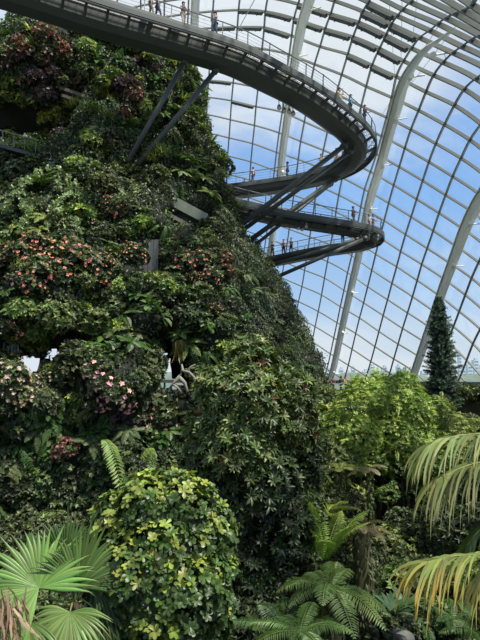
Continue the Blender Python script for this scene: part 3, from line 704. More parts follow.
def sp_big(col, n=22, L=.62, W=.40):
    def f(lb):
        u = sph(n*2); u = u[u[:, 2] > -.3][:n]; p = u*.35*R.uniform(.5, 1.5, (len(u), 1)); d = nz(u+[0, 0, -.25]); lb.add(p, d, nz(np.array([0, 0, 1.])+u*.5), L*R.uniform(.7, 1.2, len(u)), W, jit(col, len(u)), T8)
    return f
def flowers(col, n=26, rad=.9, s=.12, hang=0):
    def f(lb):
        u = sph(n*3); u = u[(u[:, 2] > -.2)][:n]; p = u*rad*R.uniform(.85, 1.08, (len(u), 1))*[1, 1, .85]; p[:, 2] -= hang*R.random(len(u))
        whorls(lb, p, nz(u+[0, 0, .3-hang]), 5, s, s*.8, jit(col, len(u), .25, .15), 1.1)
    return f
SPEC = {}   # name -> (object name, [foliage meshes], material, flower mesh or None, look words, category)
def reg(key, name, fns, mat, look, cat, fl=None):
    SPEC[key] = (name, [mk(f) for f in fns], mat, mk(fl) if fl else None, look, cat)
reg('dark', 'dark_leaved_shrub', [sp_shrub(DK, MD), sp_shrub(DK, MD, .3, .17)], 'leaf', 'dark green leafy shrub', 'shrub')
reg('mid', 'green_leaved_shrub', [sp_shrub(MD, LG), sp_shrub(MD, DK, .2, .11)], 'leaf', 'mid green leafy shrub', 'shrub')
reg('light', 'bright_leaved_shrub', [sp_shrub(LG, YG), sp_shrub((.08, .15, .03), YG, .3, .16)], 'leaf', 'bright green leafy shrub', 'shrub')
reg('yellow', 'yellow_leaved_shrub', [sp_shrub(YG, (.26, .22, .06), .3, .18, .3)], 'leaf', 'yellow green leafy shrub', 'shrub')
reg('purple', 'purple_leaved_plant', [sp_shrub(PU, (.075, .06, .06), .3, .24, .3)], 'leaf', 'dusky purple broad leaved plant', 'plant')
reg('red', 'red_leaved_plant', [sp_shrub(RD, (.06, .09, .03), .24, .14, .45)], 'leaf', 'reddish brown leaved plant', 'plant')
reg('grey', 'grey_leaved_shrub', [sp_shrub(GY, DK, .2, .11, .4)], 'leaf', 'grey green small leaved shrub', 'shrub')
reg('brown', 'brown_leaved_shrub', [sp_shrub(BR, MD, .22, .13, .5)], 'leaf', 'brownish olive leaved shrub', 'shrub')
reg('fern', 'fern', [sp_fern(MD), sp_fern((.06, .12, .025), 11, 1.4)], 'frond', 'mid green arching fern', 'fern')
reg('lfern', 'fern', [sp_fern((.12, .22, .04), 14, 1.2), sp_fern(LG, 12, 1.35)], 'frond', 'bright green arching fern', 'fern')
reg('hfern', 'hanging_fern', [sp_hangfern((.055, .12, .025)), sp_hangfern((.085, .16, .035), 10)], 'frond', 'hanging sword fern', 'fern')
reg('ros', 'bromeliad', [sp_rosette(LG, YG), sp_rosette((.07, .13, .03), LG, 40, 1.1, .09)], 'leaf', 'spiky green strap leaved bromeliad', 'bromeliad')
reg('yros', 'bromeliad', [sp_rosette((.26, .34, .05), (.34, .38, .08), 30)], 'leaf', 'yellow green spiky bromeliad', 'bromeliad')
reg('grass', 'grassy_tuft', [sp_grass((.075, .12, .03)), sp_grass((.11, .15, .04), 120)], 'leaf', 'wispy olive grassy tuft', 'grass')
reg('drape', 'creeper', [sp_drape(DK, MD), sp_drape((.026, .06, .022), (.05, .09, .035))], 'leaf', 'dark trailing creeper', 'creeper')
reg('mdrape', 'creeper', [sp_drape(MD, LG), sp_drape((.035, .075, .022), MD)], 'leaf', 'mid green trailing creeper', 'creeper')
reg('big', 'big_leaved_plant', [sp_big((.05, .11, .03)), sp_big((.09, .15, .05), 18)], 'gloss', 'plant with large glossy leaves', 'plant')
reg('orange', 'begonia', [sp_shrub(DK, MD, .26, .17, .4)], 'leaf', 'dark shrub with orange pink flowers', 'flowering shrub', flowers((.66, .27, .20), 30, 1.02, .13))
reg('pink', 'pink_flowering_plant', [sp_shrub(DK, MD, .32, .18, .5)], 'leaf', 'plant with hanging pink blooms', 'flowering plant', flowers((.95, .48, .55), 26, 1.08, .2, .5))
reg('dusty', 'pale_flowering_shrub', [sp_shrub((.10, .10, .055), MD, .22, .13, .5)], 'leaf', 'dusky cream and pink flowering shrub', 'flowering shrub', flowers((.55, .42, .33), 30, 1.0, .14))
reg('deep', 'dark_undergrowth_shrub', [sp_shrub(DK, MD, .12, .065, .3, 5, (1, 1, .8), 55), sp_shrub((.035, .05, .022), MD, .14, .05, .3, 6, (1, 1, .9), 45)], 'leaf', 'dark fine leaved undergrowth shrub', 'shrub')
reg('deepmid', 'green_undergrowth_shrub', [sp_shrub(MD, LG, .13, .06, .3, 5, (1, 1, .8), 50)], 'leaf', 'mid green fine leaved undergrowth shrub', 'shrub')
LANDM = [(20, 118, 'dark balcony opening'), (76, 95, 'timber ledge'), (32, 28, 'yellow bromeliad near the top'), (130, 158, 'front strut feet'), (185, 212, 'concrete ledge'), (55, 268, 'orange flower mass'), (152, 262, 'grey slatted panel'),
         (172, 362, 'cave opening'), (182, 390, 'bleached driftwood'), (112, 380, 'hanging pink blooms'), (116, 462, 'pair of bright fern fronds'), (45, 200, 'looping string vine'), (212, 150, 'spiky tufts on the right edge'),
         (243, 226, 'feet of the lower struts'), (45, 355, 'bright gaps in the rock'), (275, 300, 'right mountain edge below the walkways'), (180, 60, 'point where the first strut meets the walkway'), (310, 400, 'foot of the right mountain edge'), (20, 480, 'fan palm top'), (200, 330, 'crown of the glossy tree')]
def where(px, py):
    d = sorted((math.hypot(px-x, (py-y)), w, x, y) for x, y, w in LANDM)[0]
    if d[0] < 9: return 'right at the '+d[1]
    a = math.degrees(math.atan2(-(py-d[3]), px-d[2])) % 360
    dr = ['right of', 'upper right of', 'above', 'upper left of', 'left of', 'lower left of', 'below', 'lower right of'][int((a+22.5)//45) % 8]
    return ('just ' if d[0] < 22 else '')+dr+' the '+d[1]
used = {}
def put(key, px, py, s, label=None, push=.1, flat=None, pt=None, nrm=None, group='plants growing on the mountain', squash=None):
    name, meshes, mat, fl, look, cat = SPEC[key]
    p, n = (pt, nrm) if pt is not None else on_mtn(px, py)
    up = Vector((0, 0, 1)); flat = key in ('drape', 'mdrape') if flat is None else flat
    if flat: zax = n; y = (up-n*up.dot(n)).normalized(); x = y.cross(zax)
    else:
        zax = (n*.55+up*.85).normalized(); a = random.uniform(0, 6.28); x = Vector((math.cos(a), math.sin(a), 0)); x = (x-zax*x.dot(zax)).normalized(); y = zax.cross(x)
    q = Matrix((x, y, zax)).transposed().to_quaternion()
    lab = label or '%s %s' % (look, where(px, py))
    if lab in used and not label:
        ds = sorted((math.hypot(px-x, py-y), w) for x, y, w in LANDM)
        for w2 in [d_[1] for d_ in ds[1:4]]:
            l2 = '%s %s, towards the %s' % (look, where(px, py), w2)
            if len(l2.split()) > 16: continue
            lab = l2
            if l2 not in used: break
    if len(lab.split()) > 16: lab = lab.split(', towards')[0]
    if len(lab.split()) > 16: lab = ' '.join(look.split()[-3:])+' '+where(px, py)
    used[lab] = 1
    me = random.choice(meshes)
    if fl:
        root = empty(name, tuple(p+n*push*s), q); link('foliage', me, M[mat], root); link('flowers', fl, M['petal'], root); o = root
    else:
        o = link(name, me, M[mat]); o.location = p+n*push*s; o.rotation_mode = 'QUATERNION'; o.rotation_quaternion = q
    sc = s*random.uniform(.9, 1.1); o.scale = (sc, sc, sc*(squash or 1)); tag(o, lab, cat, group); return o
# hand placed plants: species, px, py, size (m)
HAND = [('yros', 32, 30, 1.1), ('purple', 45, 92, 1.1), ('purple', 52, 80, 1.0), ('purple', 38, 76, .9), ('red', 28, 62, 1.2), ('red', 50, 40, 1.2), ('red', 60, 55, 1.1), ('red', 22, 46, 1.0), ('brown', 8, 60, 1.1), ('pink', 11, 66, .7), ('orange', 28, 78, .7), ('red', 40, 60, 1.),
 ('yellow', 48, 118, .95), ('yellow', 58, 112, .7), ('lfern', 38, 94, 1.), ('ros', 10, 82, 1.), ('light', 12, 88, .9), ('grass', 80, 112, 1.2), ('grass', 95, 118, 1.2), ('grass', 108, 122, 1.0), ('brown', 55, 132, 1.1), ('purple', 62, 142, .9), ('yellow', 12, 146, .9), ('light', 24, 152, .8), ('grass', 18, 145, .8),
 ('light', 104, 84, .9), ('light', 112, 78, .9), ('big', 118, 62, 1.), ('big', 96, 62, 1.1), ('big', 121, 131, .9), ('mid', 90, 75, 1.2), ('red', 119, 117, .9), ('dusty', 126, 110, .7), ('red', 132, 92, .9), ('dusty', 130, 98, .7), ('yellow', 137, 83, .45), ('purple', 140, 68, 1.0), ('light', 150, 62, .9), ('big', 152, 84, 1.), ('lfern', 160, 75, 1.), ('ros', 175, 100, 1.3), ('fern', 172, 112, 1.1), ('yellow', 168, 66, .8),
 ('lfern', 162, 112, .9), ('mid', 150, 120, 1.), ('red', 140, 104, .8), ('light', 148, 108, .8), ('grass', 160, 158, 1.3), ('grass', 150, 166, 1.1), ('ros', 205, 146, 1.2), ('ros', 200, 132, 1.1), ('ros', 216, 165, 1.2), ('ros', 222, 178, 1.), ('brown', 190, 140, 1.), ('ros', 206, 108, .9), ('grass', 198, 118, 1.), ('fern', 196, 92, 1.1), ('fern', 200, 76, 1.), ('ros', 230, 196, .9), ('ros', 235, 205, .9),
 ('lfern', 185, 165, 1.2), ('lfern', 196, 172, 1.2), ('lfern', 202, 184, 1.2), ('lfern', 178, 176, 1.0), ('lfern', 206, 196, 1.), ('lfern', 175, 160, 1.), ('hfern', 196, 186, .8), ('light', 190, 176, .7), ('hfern', 214, 205, .9),
 ('fern', 50, 188, 1.3), ('lfern', 48, 222, 1.1), ('hfern', 55, 205, 1.2), ('lfern', 42, 236, .8), ('grey', 20, 175, 1.), ('grey', 12, 200, 1.), ('mid', 85, 170, 1.2), ('mid', 100, 190, 1.2), ('orange', 112, 206, .8), ('orange', 95, 188, .6), ('orange', 90, 228, .6),
 ('orange', 20, 262, 1.1), ('orange', 35, 254, 1.0), ('orange', 52, 262, 1.1), ('orange', 68, 258, 1.1), ('orange', 82, 262, 1.), ('orange', 94, 272, .9), ('orange', 60, 276, 1.), ('orange', 40, 272, 1.), ('orange', 25, 285, 1.), ('orange', 10, 272, 1.), ('pink', 22, 281, .6), ('orange', 104, 262, .7), ('orange', 134, 262, .9), ('orange', 128, 255, .7), ('orange', 108, 280, .8),
 ('orange', 200, 268, .9), ('orange', 206, 280, .8), ('red', 222, 260, .8), ('orange', 196, 280, .7), ('red', 222, 272, .7), ('orange', 214, 312, .6), ('orange', 178, 300, .5), ('light', 143, 226, .9), ('light', 132, 238, .7), ('hfern', 160, 226, .9),
 ('light', 22, 312, 1.0), ('light', 35, 325, 1.0), ('light', 18, 332, 1.0), ('light', 42, 338, .8), ('lfern', 16, 312, .8), ('light', 30, 345, .7), ('mid', 55, 318, 1.1), ('mdrape', 45, 320, 1.), ('big', 140, 300, 1.1), ('big', 150, 312, 1.), ('light', 168, 292, .9), ('fern', 130, 318, 1.1), ('fern', 108, 318, 1.),
 ('lfern', 104, 345, 1.2), ('fern', 120, 336, 1.3), ('lfern', 90, 352, .9), ('fern', 135, 350, 1.2), ('lfern', 190, 338, 1.1), ('lfern', 204, 332, 1.), ('hfern', 196, 346, 1.1), ('lfern', 182, 330, .9), ('hfern', 152, 332, 1.1), ('hfern', 210, 352, 1.),
 ('dusty', 8, 384, 1.1), ('dusty', 20, 392, 1.0), ('dusty', 30, 386, .7), ('dusty', 50, 380, .7), ('light', 62, 376, .8), ('mid', 72, 368, .9), ('pink', 96, 372, .75), ('pink', 104, 380, .8), ('pink', 114, 388, .9), ('pink', 122, 394, .8), ('pink', 95, 402, .6), ('pink', 140, 420, .7), ('pink', 165, 422, .8), ('pink', 150, 412, .6), ('purple', 120, 415, .8), ('purple', 118, 400, .7), ('big', 80, 388, .9), ('light', 72, 398, .7),
 ('hfern', 16, 430, 1.3), ('hfern', 30, 440, 1.4), ('hfern', 48, 432, 1.2), ('hfern', 8, 450, 1.2), ('hfern', 34, 462, 1.2), ('fern', 46, 420, 1.1), ('fern', 60, 440, 1.1), ('big', 98, 425, 1.), ('big', 108, 436, 1.1), ('fern', 84, 446, 1.), ('red', 74, 452, .8), ('fern', 128, 430, 1.1), ('big', 140, 442, 1.), ('fern', 150, 455, 1.), ('big', 160, 440, .9), ('mid', 88, 412, .9),
 ('drape', 226, 262, 1.5), ('drape', 236, 250, 1.4), ('drape', 250, 262, 1.3), ('hfern', 228, 290, 1.1), ('fern', 240, 280, 1.1)]
for k, px, py, s in HAND: put(k, px, py, s*.98, push=.42 if k not in ('drape', 'mdrape') else .1)
# the rest of the cover, one plant every dozen pixels
def species(px, py):
    r = random.random()
    if px > 225+max(0, (py-200)*.28)-18 and py > 215: return 'drape' if r < .6 else 'mdrape' if r < .85 else 'mid' if r < .93 else 'fern'
    if py < 100:  ch = [('mid', .2), ('dark', .12), ('dusty', .05), ('red', .12 if px < 90 else .06), ('light', .14), ('big', .1), ('brown', .12), ('purple', .05), ('grass', .05), ('fern', .1), ('grey', .05), ('lfern', .05)]
    elif py < 165: ch = [('mid', .2), ('dark', .18), ('brown', .14), ('grass', .12), ('grey', .12), ('mdrape', .1), ('light', .08), ('fern', .06)]
    elif py < 250: ch = [('mid', .26), ('dark', .24), ('grey', .12), ('mdrape', .18), ('orange', .03), ('fern', .08), ('light', .09)]
    elif py < 330: ch = [('dark', .3), ('mid', .24), ('mdrape', .12), ('light', .1), ('fern', .1), ('big', .07), ('orange', .04), ('grey', .03)]
    elif py < 420: ch = [('dark', .36), ('mid', .16), ('fern', .2), ('big', .1), ('light', .06), ('hfern', .12)]
    else: ch = [('dark', .34), ('fern', .26), ('hfern', .14), ('big', .14), ('mid', .12)]
    t = r*sum(c[1] for c in ch)
    for k, wgt in ch:
        t -= wgt
        if t <= 0: return k
    return 'dark'
placed = [(p_[1], p_[2]) for p_ in HAND]
for py in range(-4, 530, 13):
    for px in range(-71, 345, 13):
        x, y = px+random.uniform(-5, 5)+(py//13 % 2)*6, py+random.uniform(-5, 5)
        d = (Fx-x)**2+(Fy-y)**2
        if d.min() > 16: continue
        if inell(np.array([x]), np.array([y]), HOLES_F, 1.45)[0] or (y > 480 and 110 < x < 230): continue
        if ((x-18)/42)**2+((y-118)/19)**2 < 1 or ((x-180)/36)**2+((y-215)/18)**2 < 1 or ((x-152)/14)**2+((y-264)/20)**2 < 1 or ((x-178)/18)**2+((y-360)/22)**2 < 1 or ((x-76)/20)**2+((y-94)/9)**2 < 1 or ((x-75)/45)**2+((y-338)/13)**2 < 1 or ((x-182)/12)**2+((y-392)/11)**2 < 1: continue
        if any((x-a)**2+(y-b)**2 < 64 for a, b in placed): continue
        if any(abs((x-a)*(c-b)-(y-b)*(d_-a))/math.hypot(d_-a, c-b) < 7 and b > y > c for a, b, d_, c in ((128, 166, 160, 105), (138, 168, 172, 118))): continue
        put(species(x, y), x, y, random.uniform(.8, 1.15)*(.95 if y < 300 else 1.0))
# small leaves nobody could count, growing over the whole substrate
lb = LB(); n = 150000
th = R.uniform(-1.45, 1.75, n); z = R.uniform(-.3, Zk[-1]-.3, n)
p0 = msurf(th, z); nn = mnormal(th, z); px, py = proj(p0); ok = (px > -190) & (px < 370) & (py > -60) & (py < 560) & ~inell(px, py, HOLES_F, 1.12) & ~(((px-16)/40)**2+((py-118)/18)**2 < 1) & ~(((px-72)/40)**2+((py-338)/10)**2 < 1)
p0, nn, px, py = p0[ok], nn[ok], px[ok], py[ok]; n = len(p0)
base = np.where((py < 160)[:, None], np.array([.04, .065, .026]), np.array(DK)); nzv = np.sin(px*.11+1)*np.cos(py*.09)+.6*np.sin(px*.23-py*.17)
cc = base*(1+.35*nzv[:, None])*R.uniform(.6, 1.6, (n, 1))
r_ = R.random(n)[:, None]; cc = np.where(r_ < .08, jit(LG, n, .3), cc)
d = nz(R.normal(size=(n, 3))+[0, 0, -.8]); lb.add(p0+nn*R.uniform(.02, .4, (n, 1)), d, nz(nn+.5*R.normal(size=(n, 3))+[0, 0, .4]), R.uniform(.16, .34, n), R.uniform(.09, .2, n), cc)
tag(lb.build('creeping_foliage', M['leaf']), 'dense mat of small creeping leaves over the mountain', 'foliage', kind='stuff')
# driftwood by the cave
p, n_ = on_mtn(181, 392); p = p+n_*.8+Vector((0, 0, .1)); o = tag(empty('driftwood', tuple(p)), 'bleached forked driftwood root beside the cave opening', 'driftwood')
for pts, r in (([(-1.1, 0, -.9), (-.6, -.1, -.2), (-.1, -.2, .3), (.1, 0, .9), (.05, 0, 1.3)], [.07, .1, .17, .13, .05]), ([(-.1, -.2, .3), (.3, -.2, -.1), (.5, -.1, -.7), (.4, 0, -1.1)], [.15, .13, .1, .05]),
               ([(.1, 0, .8), (.6, -.1, .7), (1.1, 0, .2), (1.5, 0, -.1)], [.11, .1, .08, .03]), ([(-.6, -.1, -.2), (-.2, -.2, -.5), (.1, -.1, -.9)], [.09, .08, .04]), ([(.5, 0, .7), (.7, 0, 1.1), (1.1, 0, 1.3)], [.08, .06, .03])):
    mb = MB(); mb.tube([tuple(np.array(q)*.8) for q in pts], [k*.8 for k in r], 8); mb.build('branch', M['drift'], o, True)
# pale root curtains hanging in the dark
for (px, py, h, lab, c) in ((178, 338, 1.4, 'yellowish hanging moss strands above the cave', (.20, .17, .05)), (65, 336, 1.7, 'whitish hanging moss strands between the bright gaps', (.22, .23, .20)), (14, 366, 1.2, 'grey hanging moss strands left of the bright gaps', (.08, .085, .08))):
    p, n_ = on_mtn(px, py-h*6); lb = LB(); k = 60; q = R.normal(0, .17, (k, 3))*[1, 1, .3]; lb.add(q, np.array([0, 0, -1.])+R.normal(0, .05, (k, 3)), R.normal(size=(k, 3))*[1, 1, 0]+[0, -1, 0], h*R.uniform(.6, 1.1, k), .07, jit(c, k), TSTRAP)
    o = lb.build('hanging_moss', M['frond']); o.location = p+n_*.9; tag(o, lab, 'moss')
# looping string vine
lb = LB(); p, n_ = on_mtn(45, 200)
for (xs_, ys_) in (([12, 20, 40, 60, 72, 76], [222, 200, 184, 182, 192, 208]), ([10, 10, 20, 34], [250, 225, 208, 202]), ([35, 33, 36, 30], [190, 205, 222, 238]), ([60, 66, 62, 70], [186, 200, 216, 232])):
    t = np.linspace(0, 1, 46); ux = np.interp(t, np.linspace(0, 1, len(xs_)), xs_); uy = np.interp(t, np.linspace(0, 1, len(ys_)), ys_)
    for a, b in zip(ux, uy):
        q, m2 = on_mtn(a, b); c = q+m2*1.15; k = 7; lb.add(np.array(c)+R.normal(0, .07, (k, 3)), R.normal(size=(k, 3)), sph(k), .24, .17, jit((.30, .37, .18), k))
tag(lb.build('string_vine', M['leaf']), 'looping vine of pale round leaves below the balcony', 'vine')
# pair of large bright fern fronds
p, n_ = on_mtn(116, 452); 
for px, py, dx, lab in ((92, 449, .75, 'left one of the two big bright fern fronds'), (138, 447, -.6, 'right one of the two big bright fern fronds')):
    p, n_ = on_mtn(px, py); lb = LB()
    for k in (0, .45): frond(lb, (0, 0, 0), (dx+k, -.7, .25-k), 2.4-k*2, 1.7, 26, .62, .13, (.20, .30, .08), None, .25, 1.25, rach=.03)
    o = lb.build('fern', M['frond']); o.location = p+n_*1.2; tag(o, lab, 'fern', 'plants growing on the mountain')

# ================================================================ TREES AND SHRUBS IN FRONT
def trunk(name, pts, rad, mat, parent, seg=10):
    mb = MB(); mb.tube(pts, rad, seg); return mb.build(name, M[mat], parent, True)
def gz(x, y): return 0
# --- dark glossy tree in the middle
T0 = P(252, 480, 19); x0, y0 = T0.x, 19
root = tag(empty('glossy_leaved_tree', (x0, y0, 0)), 'big dark glossy tree with pale tipped leaf rosettes in the centre', 'tree')
def B(px, py, r, dy=0, ry=None, rz=None):
    q = P(px, py, y0+dy); return ((q.x-x0, dy, q.z), (r, ry or r, rz or r))
bl = [B(252, 366, 1.05), B(222, 392, 1.0, -.2), B(285, 395, 1.1, .1), B(250, 405, 1.5, -.4), B(212, 430, 1.0, 0), B(240, 445, 1.4, -.6), B(290, 430, 1.0, 0), B(300, 420, .7), B(208, 470, .95, .2), B(262, 480, 1.5, -.3), B(300, 470, .8, .2), B(228, 510, 1.3, -.2), B(280, 525, 1.3, 0), B(235, 550, 1.2, 0), B(255, 575, 1.2, 0), B(215, 540, .7), B(285, 575, .8), B(248, 610, .9)]
bl += [B(202, 452, .8), B(312, 445, .6, .3), B(300, 500, .9, .3), B(312, 478, .5, .3)]
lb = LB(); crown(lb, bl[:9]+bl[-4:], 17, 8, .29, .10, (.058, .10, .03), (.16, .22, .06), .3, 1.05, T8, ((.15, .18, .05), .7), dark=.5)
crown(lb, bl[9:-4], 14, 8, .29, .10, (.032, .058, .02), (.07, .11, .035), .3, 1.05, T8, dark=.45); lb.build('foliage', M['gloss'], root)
lb = LB(); C, D = [], []
for c, r in bl[:8]:
    u, n_ = blob_shell(9, c, r, -.3); k = u[:, 1] < c[1]+.2; C.append(u[k]); D.append(n_[k])
C = np.concatenate(C)*[1, 1, 1]; D = np.concatenate(D); whorls(lb, C, D, 7, .24, .08, jit((.17, .085, .035), len(C)), 1.0); lb.build('russet_leaves', M['gloss'], root)
trunk('trunk', [(-.5, 0, -.2), (-.45, 0, 2), (-.25, 0, 4.5), (.1, 0, 7), (.3, 0, 9.6)], [.22, .18, .15, .11, .05], 'bark', root)
for a, b in (((-.25, 0, 4.5), (-1.3, .1, 7.4)), ((0, 0, 6), (1.4, -.1, 8.6)), ((.1, 0, 7), (-.8, -.2, 9.3)), ((-.4, 0, 2.5), (.9, .2, 5.2))):
    trunk('branch', [a, tuple((np.array(a)+b)/2+[0, 0, .3]), b], [.1, .07, .03], 'bark', root, 7)
TOV = (np.array([(0, .06, 0), (0, -.06, 0), (.35, .3, .06), (.35, -.3, .06), (.72, .46, .02), (.74, 0, -.04), (.72, -.46, .02), (.98, .2, -.12), (.98, -.2, -.12), (.36, 0, 0)]), [(0, 1, 9), (0, 9, 2), (1, 3, 9), (2, 9, 5, 4), (9, 3, 6, 5), (4, 5, 7), (5, 6, 8), (5, 8, 7)])
# --- round bright bush
T0 = P(160, 560, 12.5); x0, y0 = T0.x, 12.5
root = tag(empty('round_glossy_bush', (x0, y0, 0)), 'rounded bright glossy bush beside the fan palm', 'bush')
bl = [B(160, 545, 1.25), B(120, 530, .85, .1), B(196, 535, .95, .1), B(150, 505, .75, -.2), B(185, 505, .75, -.1), B(140, 570, 1.0, -.4), B(185, 585, 1.1, -.3), B(120, 590, .8), B(212, 570, .6), B(165, 620, 1.2, -.2), B(112, 508, .35), B(205, 615, .7), B(168, 488, .45), B(140, 492, .4)]
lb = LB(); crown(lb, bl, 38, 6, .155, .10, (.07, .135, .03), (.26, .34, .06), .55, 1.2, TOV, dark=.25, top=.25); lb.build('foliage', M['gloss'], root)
trunk('trunk', [(0, 0, -.2), (.1, 0, 2), (0, 0, 4.8)], [.16, .13, .07], 'bark', root)
for a, b in (((.1, 0, 2), (-.9, 0, 4.9)), ((.08, 0, 2.4), (.9, 0, 4.8))): trunk('branch', [a, tuple((np.array(a)+b)/2), b], [.09, .07, .03], 'bark', root, 7)
# --- light green feathery trees
def feather(px, y, blobs, stems, lab, col, col2):
    global x0, y0
    x0, y0 = P(px, 450, y).x, y; root = tag(empty('fine_leaved_tree', (x0, y0, 0)), lab, 'tree', 'light green fine leaved trees')
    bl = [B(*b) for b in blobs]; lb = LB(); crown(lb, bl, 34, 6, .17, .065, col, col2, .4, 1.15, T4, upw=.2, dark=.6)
    # loose sprays poking out of the crown
    for c, r in bl:
        u, n_ = blob_shell(30, c, np.array(r)*1.05, -.5)
        for a, d in zip(u, n_): frond(lb, a-d*.2, d+[0, 0, .3]+R.normal(0, .3, 3), R.uniform(.6, 1.2), .35, 10, .17, .055, col2, None, .2)
    lb.build('foliage', M['leaf'], root)
    for s_ in stems: trunk('stem', [(P(a, b, y0).x-x0, dy, P(a, b, y0).z) for a, b, dy in s_], list(np.linspace(.2, .06, len(s_))), 'bark', root, 8)
feather(352, 31, [(352, 408, 1.2), (337, 430, 1.1), (360, 435, 1.4, -.4), (358, 390, .7), (330, 450, .8), (350, 462, 1.0), (372, 398, 1.1), (340, 478, .6)], [[(362, 540, 0), (361, 500, 0), (358, 450, 0), (350, 400, 0)], [(360, 520, 0), (352, 470, .2), (340, 430, 0)]], 'light green feathery tree nearest the mountain, left of its group', (.23, .32, .07), (.42, .50, .11))
feather(398, 33, [(392, 400, 1.6), (410, 412, 1.5, -.3), (382, 425, 1.4, -.4), (400, 440, 1.8, -.3), (378, 382, .6), (420, 440, 1.3), (386, 468, .8, .5), (418, 470, .9, .5), (405, 385, .9)], [[(375, 548, 0), (380, 500, 0), (384, 450, 0), (390, 410, 0)], [(390, 545, .3), (402, 490, 0), (412, 440, 0)], [(400, 550, 0), (408, 505, 0), (404, 460, 0), (398, 410, 0)]], 'light green feathery tree in the middle of its group with bare stems', (.19, .275, .065), (.38, .46, .10))
feather(440, 34, [(435, 415, 1.3), (450, 435, 1.5), (432, 448, 1.4), (465, 445, 1.3), (446, 470, 1.3), (470, 470, 1.3), (425, 428, 1.0), (478, 430, .8), (488, 455, 1.3)], [[(430, 548, 0), (434, 500, 0), (438, 440, 0)], [(448, 550, 0), (452, 500, 0), (458, 450, 0)]], 'light green feathery tree under the conifer, right of its group', (.16, .235, .06), (.31, .39, .10))
for px, y, z, s_ in ((345, 29.5, 4.9, .9), (372, 31.5, 4.6, 1.0), (400, 32, 4.3, 1.1), (425, 31, 4.6, 1.0), (450, 31, 4.9, 1.0), (385, 31, 3.0, .8), (435, 30, 3.0, .9), (358, 30, 3.2, .7), (410, 33.5, 2.6, 1.0)):
    q = P(px, 450, y); c_, d2 = proj(np.array([q.x, y, z])); bl = [((0, 0, z), (s_, s_, s_*.6)), ((s_*.6, .2, z+.35), (s_*.5,)*3)]; root = tag(empty('understorey_tree', (q.x, y, 0)), 'thin understorey tree with a small airy crown %s' % ['below the left light tree', 'beside the first bare stem', 'between the bare stems', 'right of the bare stems', 'near the upper right palm leaf', 'low among the bare stems', 'low near the middle palm leaf', 'low behind the mossy trunk', 'furthest back under the light trees'][int((px*7+y*3) % 9)], 'tree', 'thin understorey trees')
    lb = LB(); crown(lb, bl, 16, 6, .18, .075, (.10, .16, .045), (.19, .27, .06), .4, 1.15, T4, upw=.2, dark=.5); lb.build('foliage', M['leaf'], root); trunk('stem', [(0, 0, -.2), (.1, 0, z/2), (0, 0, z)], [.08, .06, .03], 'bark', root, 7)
# --- narrow conifer
y0 = 44; x0 = P(441, 350, 44).x; root = tag(empty('narrow_conifer', (x0, y0, 0)), 'tall narrow dark blue green conifer against the glass', 'conifer')
zt_ = P(441, 298, 44).z; lb = LB()
for k in range(150):
    f_ = k/150; z = 7.2+(zt_-7.2)*f_; rr = 1.5*(1-f_)**.6*R.uniform(.55, 1.2)*(1+.15*math.sin(k*.9))+.1
    for j in range(7):
        a = R.uniform(0, 6.28); d = np.array([math.cos(a), math.sin(a), .25]); m = max(3, int(rr*9)); t = np.linspace(.25, 1, m)[:, None]
        q = np.array([0, 0, z])+d*rr*t*R.uniform(.7, 1.15); whorls(lb, q, np.tile(nz(d), (m, 1)), 5, .20, .06, jit((.075, .12, .085), m, .4), .9)
lb.build('foliage', M['leaf'], root); trunk('trunk', [(0, 0, -.2), (0, 0, 8), (0, 0, zt_-.3)], [.22, .16, .03], 'bark', root)
# small conifer tip beyond the light trees
y0 = 45; x0 = P(402, 385, 45).x; root = tag(empty('young_conifer', (x0, y0, 0)), 'small dark conifer tip poking above the light trees', 'conifer'); lb = LB(); zt_ = P(402, 373, 45).z
for k in range(40):
    f_ = k/40; z = 8+(zt_-8)*f_; rr = .75*(1-f_)+.05
    for j in range(6):
        a = R.uniform(0, 6.28); d = np.array([math.cos(a), math.sin(a), -.1]); t = np.linspace(.3, 1, 4)[:, None]; whorls(lb, np.array([0, 0, z])+d*rr*t, np.tile(nz(d), (4, 1)), 4, .16, .05, jit((.04, .08, .03), 4), .9)
lb.build('foliage', M['leaf'], root); trunk('trunk', [(0, 0, -.2), (0, 0, zt_-.2)], [.12, .03], 'bark', root)
